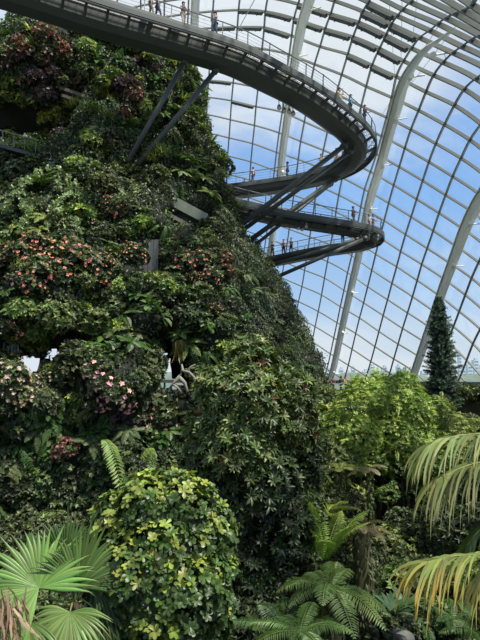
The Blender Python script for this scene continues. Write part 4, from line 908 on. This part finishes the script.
# --- fan palm, bottom left
def fan(px, py, y, tx, ty, L, nseg, col, lab_root, face, spread=5.2, hubz=None, fold=.5, droop=.12):
    c = P(px, py, y)-hub; c = np.array(c); fwd = nz(np.array(face, float)); u = nz(np.array([tx, 0, ty], float)); u = nz(u-fwd*np.dot(u, fwd)); s_ = np.cross(fwd, u); lb = LB()
    mid = 0
    for k in range(nseg):
        a = (k/(nseg-1)-.5)*spread; d = u*math.cos(a)+s_*math.sin(a)+fwd*.12; LL = L*(1-.22*abs(a)/(spread/2))*R.uniform(.93, 1.05); side = np.cross(fwd, nz(d)); m = 9
        t = np.linspace(0, 1, m); w = L*.040*np.clip(np.minimum(t/.42, 1)*np.where(t > .45, (1-t)/.55, 1), .03, 1)
        ctr = c+nz(d)*(LL*t)[:, None]; ctr[:, 2] -= droop*L*t**3*R.uniform(.3, 2.4); base = lb.n; cv = []
        for i in range(m): cv += [ctr[i]-side*w[i]-fwd*w[i]*fold, ctr[i]+fwd*w[i]*fold*1.2, ctr[i]+side*w[i]-fwd*w[i]*fold]
        lb.V.append(np.array(cv)); g_ = jit(col, 1, .35)[0]*[.85, 1, .9]; tt_ = np.repeat(t, 3)[:, None]
        cl = g_*(1.15-.35*tt_); cl = np.where(tt_ > .93, np.array([.22, .20, .08]), cl); lb.C.append(cl); lb.n += m*3
        f = []
        for i in range(m-1):
            for q in (0, 1): f.append((base+i*3+q, base+i*3+q+1, base+i*3+q+4, base+i*3+q+3))
        lb.faces.append(np.array(f))
    o = lb.build('fan_leaf', M['frond'], proot); mb = MB(); mid = (c*.5+np.array([0, 0, .1])); mb.tube([(0, 0, 0), tuple(mid), tuple(c)], [.03, .022, .014], 6); s2 = mb.build('leaf_stalk', M['stalk'], o)
M['stalk'] = simple('green_stalk', (.14, .17, .04), .5)
hub = P(74, 604, 11.3); proot = tag(empty('fan_palm', tuple(hub)), 'fan palm with large splayed bright green leaves at the bottom left', 'palm')
fan(39, 588, 10.9, -.55, .75, 1.5, 48, (.19, .27, .07), '', (.2, -1, .5), 4.6)
fan(66, 566, 11.5, .0, 1, 1.3, 40, (.07, .12, .035), '', (-.1, -1, .2), 3.2)
fan(78, 588, 11.2, .35, .95, 1.5, 36, (.13, .18, .05), '', (.3, -1, .15), 2.6)
fan(92, 578, 11.6, .9, .45, 1.25, 36, (.06, .10, .03), '', (.1, -1, .5), 3.2, droop=.35)
fan(92, 606, 11.4, .8, -.5, 1.1, 34, (.045, .07, .022), '', (.3, -1, .3), 3.4, droop=.3)
fan(70, 612, 10.8, -.05, -1, 1.15, 36, (.14, .2, .06), '', (.0, -1, .5), 3.6, droop=.2)
fan(30, 622, 10.7, -.4, -.8, 1.1, 36, (.13, .18, .05), '', (-.2, -1, .6), 3.8, droop=.2)
fan(22, 604, 11.3, -.9, .2, 1.0, 32, (.09, .13, .04), '', (-.3, -1, .6), 3.6, droop=.3)
trunk('trunk', [(0, .05, -hub.z-.1), (0, .05, -hub.z/2), (0, .0, .05)], [.16, .13, .11], 'bark', proot)
# dry sheath at the corner
lb = LB(); n = 90; lb.add(R.normal(0, .12, (n, 3)), np.array([.35, -.3, -1.])+R.normal(0, .25, (n, 3)), sph(n), R.uniform(.4, .8, n), .05, jit((.30, .22, .16), n), TSTRAP)
o = lb.build('dry_palm_leaf', M['frond']); o.location = P(5, 604, 9.6); tag(o, 'dry pinkish brown palm leaf hanging at the bottom left corner', 'dry leaf')
# --- right palm: drooping feather leaves reaching in from the right edge
hub = P(560, 470, 9.0); proot = tag(empty('feather_palm', tuple(hub)), 'palm with long drooping pale leaflets reaching in from the right edge', 'palm')
def feather_leaf(pts, L1, col, tipc, n=44, w=.036):
    p_ = catmull([np.array(P(*q)-hub) for q in pts], 14); t = np.linspace(0, 1, len(p_)); q_ = np.linspace(0, 1, n); c = np.stack([np.interp(q_, t, p_[:, i]) for i in range(3)], 1); tan = nz(np.gradient(c, axis=0)); lb = LB()
    for sg in (-1, 1):
        side = nz(np.cross(tan, [0, 0, 1.]))*sg
        for i in range(1, n):
            LL = L1*(1-.45*q_[i]**2)*R.uniform(.85, 1.12); m = 7; s_ = np.linspace(0, 1, m); d = side[i]*((.5 if sg > 0 else .25)+R.normal(0, .16))+tan[i]*R.uniform(.8, 1.4)+[0, 0, R.uniform(-.05, .2)]; out = R.uniform(.55, 1.05)
            cc = c[i]+nz(d)*(LL*.62*(1-(1-s_)**1.5))[:, None]; cc[:, 2] -= LL*.8*s_**1.8*out; tg_ = nz(np.gradient(cc, axis=0)); sd = nz(np.cross(tg_, [0.2, -1, .2])); ww = w*np.clip(np.minimum(s_*5+.4, 1)*(1-s_**3), .05, 1); base = lb.n
            V = np.stack([cc-sd*ww[:, None]/2, cc+sd*ww[:, None]/2], 1).reshape(-1, 3); lb.V.append(V); g_ = jit(col, 1, .4)[0]; k = np.clip((np.repeat(s_, 2)[:, None]-.45)/.5, 0, 1)*R.uniform(.2, 1)
            lb.C.append(g_*(1-k)+np.array(tipc)*k); lb.n += m*2; lb.faces.append(np.array([(base+2*j, base+2*j+1, base+2*j+3, base+2*j+2) for j in range(m-1)]))
    o = lb.build('palm_leaf', M['frond'], proot); mb = MB(); mb.tube([tuple(v) for v in p_[::4]], list(np.linspace(.022, .008, len(p_[::4]))), 6); mb.build('midrib', M['stalk'], o)
feather_leaf([(560, 470, 9.0), (520, 438, 8.2), (480, 434, 7.6), (448, 438, 7.2), (432, 444, 7.1)], 1.15, (.28, .33, .12), (.45, .42, .18), 40)
feather_leaf([(560, 470, 9.0), (525, 468, 8.2), (492, 462, 7.6), (466, 466, 7.2), (440, 478, 7.0)], 1.2, (.16, .19, .06), (.36, .34, .16))
feather_leaf([(560, 475, 9.0), (530, 500, 8.4), (505, 512, 8.0), (480, 530, 7.8), (468, 545, 7.7)], .8, (.10, .15, .035), (.22, .24, .06), 36)
feather_leaf([(560, 480, 9.0), (520, 548, 7.6), (488, 554, 7.0), (455, 556, 6.6), (428, 562, 6.4)], 1.3, (.26, .31, .09), (.62, .36, .07), 50, .038)
feather_leaf([(560, 480, 9.0), (530, 590, 8.4), (500, 575, 8.0), (475, 580, 7.9)], .9, (.10, .13, .04), (.3, .22, .06), 34)
trunk('trunk', [(.1, .1, -hub.z-.1), (.05, .05, -hub.z/2), (0, 0, .05)], [.2, .16, .13], 'bark', proot)
# --- tree ferns
def tree_fern(px, py, y, n, L, col, tip, lab, droop=.5, lift=.5, th=None, tr=.22, lean=(0, 0), arc=(0, 6.283), pl=.42):
    h = P(px, py, y); root = tag(empty('tree_fern', (h.x, h.y, 0)), lab, 'tree fern', 'tree ferns in the lower garden')
    for k in range(n):
        a = arc[0]+(arc[1]-arc[0])*(k+.5)/n+R.uniform(-.15, .15); e = lift+R.uniform(-.25, .25); lb = LB()
        frond(lb, (0, 0, h.z), (math.cos(a)*math.cos(e)+lean[0], math.sin(a)*math.cos(e)+lean[1], math.sin(e)), L*R.uniform(.85, 1.1), droop*R.uniform(.8, 1.2), 30, pl*L/2, .048*L/2, col, tip, .15, 1.25, rach=.03)
        lb.build('frond', M['frond'], root)
    trunk('trunk', [(0, 0, -.2), (.05, 0, h.z*.5), (0, 0, h.z)], [tr*1.2, tr, tr*.8], 'mossbark', root)
    lb = LB(); m = 260; a = R.uniform(0, 6.28, m); z = R.uniform(.2, h.z, m); u = np.stack([np.cos(a), np.sin(a), 0*a], 1); lb.add(u*tr*.95+np.stack([0*z, 0*z, z], 1), u+[0, 0, -.5], u, .22, .09, jit((.07, .10, .025), m)); lb.build('trunk_moss', M['leaf'], root)['kind'] = 'stuff'
tree_fern(361, 527, 19, 9, 1.35, (.16, .13, .06), (.2, .17, .1), 'tree fern with brownish drooping crown on a mossy trunk', .5, .35, tr=.38, pl=.35)
tree_fern(325, 560, 18.5, 9, 2.9, (.28, .40, .08), (.34, .46, .10), 'bright green tree fern with upright fronds left of the mossy trunk', .3, 1.1, tr=.12, pl=.27)
tree_fern(325, 515, 24, 9, 1.9, (.26, .31, .06), (.30, .34, .08), 'yellow green tree fern behind the bright upright one', .5, .7, tr=.15)
tree_fern(330, 590, 15.5, 11, 2.0, (.11, .18, .05), (.15, .22, .07), 'dark green tree fern low in front of the mossy trunk', .6, .6, tr=.14)
tree_fern(300, 632, 13, 8, 1.5, (.13, .22, .06), (.11, .18, .06), 'tree fern with wide arching fronds at the bottom edge', .5, .35, tr=.14)
tree_fern(368, 468, 27, 8, 1.2, (.26, .22, .14), (.3, .25, .16), 'pale brownish tree fern beneath the light green trees', .4, .3, tr=.14)
tree_fern(340, 470, 26, 8, 1.4, (.16, .21, .05), (.22, .24, .08), 'small olive tree fern right of the glossy tree', .5, .5, tr=.12)
tree_fern(290, 640, 14.5, 9, 2.0, (.05, .10, .03), (.07, .13, .04), 'shaded tree fern under the glossy tree', .5, .9, tr=.14)
tree_fern(318, 440, 25, 7, 1.2, (.20, .15, .09), (.24, .18, .11), 'rusty brown tree fern tucked behind the glossy tree', .4, .4, tr=.12)
# --- ground level shrubs
LANDM[:] = [(361, 540, 'mossy tree fern trunk'), (388, 600, 'grey rocks'), (240, 600, 'trunk of the glossy tree'), (60, 600, 'fan palm'), (165, 560, 'rounded bright bush'), (400, 520, 'bare stems of the light trees'), (455, 590, 'lowest palm leaf on the right'), (455, 510, 'middle palm leaves on the right'), (60, 480, 'foot of the mountain'), (330, 470, 'right edge of the glossy tree')]
def ground_put(key, px, y, s, zl=None, grp='shrubs of the lower garden'):
    key = {'dark': 'deep', 'mid': 'deepmid'}.get(key, key)
    if px < 240 and y > 19 and zl: zl = min(zl, 1.1)
    q = P(px, 450, y); z = zl if zl is not None else s*.45; k, py = proj(np.array([q.x, y, z])); return put(key, float(k), float(py), s, pt=Vector((q.x, y, z)), nrm=Vector((0, -.3, 1)).normalized(), group=grp, flat=False)
for y, lo, hi, st, s in ((29, 300, 520, 24, 1.5), (26, 290, 520, 24, 1.5), (22.5, 300, 520, 24, 1.5), (20, 370, 520, 24, 1.15), (18, 400, 520, 26, .9), (36, 320, 520, 26, 2.6), (40, 330, 540, 30, 3.0)):
    for px in range(lo, hi, st):
        k = random.choice(['dark', 'dark', 'dark', 'mid', 'fern', 'big', 'dark', 'light' if y < 24 else 'mid']); ground_put(k, px+random.uniform(-6, 6), y+random.uniform(-1, 1), s*random.uniform(.85, 1.15), s*.5)
for px, y, s, k, z in ((60, 27, 2.2, 'dark', 3), (20, 26, 2.2, 'fern', 3.5), (95, 27, 2., 'dark', 2.6), (130, 26, 2.2, 'mid', 2.8), (-5, 25, 2, 'dark', 3), (180, 26, 2.2, 'dark', 3), (40, 22, 2.0, 'big', 2.5), (100, 21, 1.8, 'fern', 2.4), (220, 25, 2.2, 'dark', 3), (10, 20, 1.8, 'dark', 2.4), (70, 19, 1.7, 'dark', 2.), (130, 20, 1.7, 'dark', 2.), (0, 18, 1.6, 'big', 2.), (30, 16.5, 1.5, 'dark', 2.2), (110, 17, 1.6, 'dark', 2.2), (230, 17, 1.6, 'dark', 1.6), (200, 18, 1.7, 'dark', 1.8), (250, 23, 2, 'dark', 2.2), (280, 24, 2, 'dark', 2.5), (310, 27, 2.2, 'mid', 3.2), (310, 31, 2.6, 'mid', 4.2), (318, 34, 2.6, 'light', 6.0), (307, 38, 2.4, 'mid', 7.6), (210, 14.5, 1.3, 'dark', 2.), (230, 14, 1.3, 'mid', 1.4), (90, 14.5, 1.2, 'dark', 2.6), (60, 15, 1.3, 'dark', 2.6), (10, 14.5, 1.3, 'dark', 3.2), (262, 13.5, 1.1, 'fern', 1.2)):
    ground_put(k, px, y, s, z)
# tall dark shrubs standing between the stems, so that the undergrowth closes
for px, y, s, z in ((330, 29, 1.8, 2.2), (352, 35, 2.6, 4.4), (380, 36, 2.8, 4.4), (410, 36, 2.8, 4.6), (440, 37, 2.8, 4.6), (468, 37, 2.8, 5.0), (500, 36, 2.8, 5), (430, 30, 1.6, 1.4), (460, 31, 2.2, 2.6), (490, 30, 2.4, 3.2), (400, 30, 1.4, 1.2), (344, 24, 1.5, 1.6), (300, 21, 1.5, 1.8), (440, 26, 1.8, 2.0), (475, 25, 1.9, 2.4)):
    ground_put('dark', px, y, s, z)
# low planting ring by the glass, on the viewing platform and the planter
for k, (px, y, z, s, key) in enumerate([(x, 50, 8.0, 1.5, 'mid') for x in range(385, 500, 14)]+[(x, 57, 7.7, 1.0, 'light') for x in (312, 322, 332, 342, 352, 362)]+[(x, 53, 7.0, 1.7, 'mid') for x in (312, 326, 340)]):
    q = P(px, 400, y); c, d = proj(np.array([q.x, y, z])); put(key, float(c), float(d), s, '%s %s' % (SPEC[key][4], ('in the raised planter by the glass, right of the conifer' if px > 445 else 'in the raised planter by the glass, left of the conifer') if y == 50 else ('hedging the viewing platform, right half' if px > 335 else 'hedging the viewing platform, left half')), pt=Vector((q.x, y, z)), nrm=Vector((0, -.2, 1)).normalized(), group='plants in the raised planters', flat=False)
q0, q1 = P(372, 400, 50), P(520, 400, 50); o = tag(empty('raised_planter', (q0.x, 50, 0)), 'long raised planter wall by the glass, right side', 'planter')
mb = MB(); mb.box(((q1.x-q0.x)/2, 0, 8.75), (q1.x-q0.x, .4, .3)); mb.build('coping', M['wood'], o); mb = MB(); mb.box(((q1.x-q0.x)/2, .1, 8.1), (q1.x-q0.x, .2, .2)); mb.build('rail_board', M['wood'], o)
mb = MB(); mb.box(((q1.x-q0.x)/2, 1., 4.1), (q1.x-q0.x, 1.2, 8.2)); mb.build('planter_wall', M['mossbark'], o)
# rocks
for px, y, s, lab in ((386, 17.5, .27, 'large pale grey rock at the bottom, left of the pair'), (396, 18.2, .3, 'smaller grey rock leaning on the large pale one'), (374, 16.6, .24, 'low dark grey rock at the foot of the mossy trunk')):
    bm = bmesh.new(); bmesh.ops.create_icosphere(bm, subdivisions=3, radius=1)
    ph = random.uniform(0, 9)
    for v in bm.verts:
        c = v.co.copy(); k = 1+.18*math.sin(c.x*3+ph)*math.cos(c.y*2.3+ph)+.12*math.sin(c.z*4+c.x*2); v.co = Vector((c.x*1.35, c.y, c.z*.85))*k*s; v.co.z = round(v.co.z/(s*.33))*s*.33*.6+v.co.z*.4
    me = bpy.data.meshes.new('rock'); bm.to_mesh(me); bm.free(); o = link('rock', me, M['stone']); q = P(px, 450, y); o.location = (q.x, y, s*.5+1.0); tag(o, lab, 'rock')
mb = MB()
# nest fern with broad leaves beside the rocks
for px, y, z, lab in ((388, 17.2, 2.3, 'broad strap leaved nest fern above the pale rock'), (398, 17.8, 2.2, 'second nest fern with upright strap leaves by the rocks')):
    lb = LB(); n = 14; a = np.linspace(0, 6.28, n)+R.uniform(-.2, .2, n); u = np.stack([np.cos(a), np.sin(a), R.uniform(.6, 1.6, n)], 1); lb.add(np.zeros((n, 3)), u, nz(np.array([0, 0, 1.])-nz(u)*.7), .85, .2, jit((.06, .12, .05), n), TSTRAP)
    o = lb.build('nest_fern', M['gloss']); q = P(px, 450, y); o.location = (q.x, y, z); tag(o, lab, 'fern')
# leaf litter and ground cover
lb = LB(); n = 45000; x = R.uniform(-14, 26, n); y = R.uniform(9, 48, n); h = .25+.5*np.abs(np.sin(x*.8)*np.cos(y*.7))*R.random(n); lb.add(np.stack([x, y, h*1.0], 1), R.normal(size=(n, 3)), R.normal(0, .5, (n, 3))+[0, -.2, 1], R.uniform(.12, .3, n), R.uniform(.07, .16, n), jit((.035, .065, .022), n, .6))
tag(lb.build('ground_cover', M['leaf']), 'low leafy ground cover on the soil', 'ground cover', kind='stuff')

# ================================================================ CAMERA, LIGHT, SKY
cam = bpy.data.cameras.new('camera'); co = bpy.data.objects.new('camera', cam); COL.objects.link(co)
co.location = (0, 0, CZ); co.rotation_euler = (math.pi/2+PITCH, 0, 0); cam.sensor_fit = 'HORIZONTAL'; cam.sensor_width = 36; cam.lens = F/480*36
cam.clip_end = 3000; cam.clip_start = .1; scene.camera = co
sl = bpy.data.lights.new('sun', 'SUN'); sl.energy = 7.0; sl.angle = math.radians(2.5); sl.color = (1, .95, .86)
so = bpy.data.objects.new('sun', sl); COL.objects.link(so); so.rotation_euler = Vector((-.42, .30, -.85)).to_track_quat('-Z', 'Y').to_euler()
w = bpy.data.worlds.new('sky'); scene.world = w; w.use_nodes = True; nt = w.node_tree; nt.nodes.clear(); N = nt.nodes.new; L = nt.links.new
ow = N('ShaderNodeOutputWorld'); bg = N('ShaderNodeBackground'); tc = N('ShaderNodeTexCoord'); sx = N('ShaderNodeSeparateXYZ'); L(tc.outputs['Generated'], sx.inputs[0])
cr = N('ShaderNodeValToRGB'); cr.color_ramp.elements[0].position = 0; cr.color_ramp.elements[0].color = (.12, .14, .10, 1)
e = cr.color_ramp.elements; e[1].position = 1; e[1].color = (.16, .34, .72, 1)
for pos, c in ((.49, (.16, .19, .13, 1)), (.502, (.66, .76, .84, 1)), (.56, (.46, .66, .92, 1)), (.66, (.27, .50, .90, 1)), (.8, (.24, .45, .86, 1))):
    k = e.new(pos); k.color = c
mr = N('ShaderNodeMapRange'); mr.inputs['From Min'].default_value = -1; L(sx.outputs['Z'], mr.inputs[0]); L(mr.outputs[0], cr.inputs[0])
mp = N('ShaderNodeMapping'); mp.inputs['Scale'].default_value = (1.2, 1.2, 2.6); mp.inputs['Location'].default_value = (0.35, 0, .2); L(tc.outputs['Generated'], mp.inputs[0])
n1 = N('ShaderNodeTexNoise'); n1.inputs['Scale'].default_value = 2.2; n1.inputs['Detail'].default_value = 8; n1.inputs['Roughness'].default_value = .58; n1.inputs['Distortion'].default_value = .4; L(mp.outputs[0], n1.inputs['Vector'])
# more cloud near the horizon and high up
zc = N('ShaderNodeValToRGB'); ee = zc.color_ramp.elements; ee[0].position = .5; ee[0].color = (.62,)*3+(1,); ee[1].position = 1; ee[1].color = (.9,)*3+(1,)
for pos, c in ((.545, .56), (.60, .36), (.70, .34), (.76, .62), (.82, .9)):
    k = ee.new(pos); k.color = (c, c, c, 1)
L(mr.outputs[0], zc.inputs[0])
ad = N('ShaderNodeMath'); ad.operation = 'ADD'; L(n1.outputs['Fac'], ad.inputs[0]); L(zc.outputs[0], ad.inputs[1])
m2 = N('ShaderNodeMapRange'); m2.inputs['From Min'].default_value = .86; m2.inputs['From Max'].default_value = 1.25; m2.interpolation_type = 'SMOOTHSTEP'; L(ad.outputs[0], m2.inputs[0])
mx = N('ShaderNodeMix'); mx.data_type = 'RGBA'; mx.inputs[7].default_value = (.80, .86, .92, 1); L(cr.outputs[0], mx.inputs[6]); L(m2.outputs[0], mx.inputs[0])
L(mx.outputs[2], bg.inputs[0]); bg.inputs[1].default_value = 1.0; L(bg.outputs[0], ow.inputs[0])
scene.view_settings.view_transform = 'Standard'; scene.view_settings.look = 'None'
scene.cycles.max_bounces = 6; scene.cycles.diffuse_bounces = 3; scene.cycles.transparent_max_bounces = 8; scene.cycles.use_denoising = True
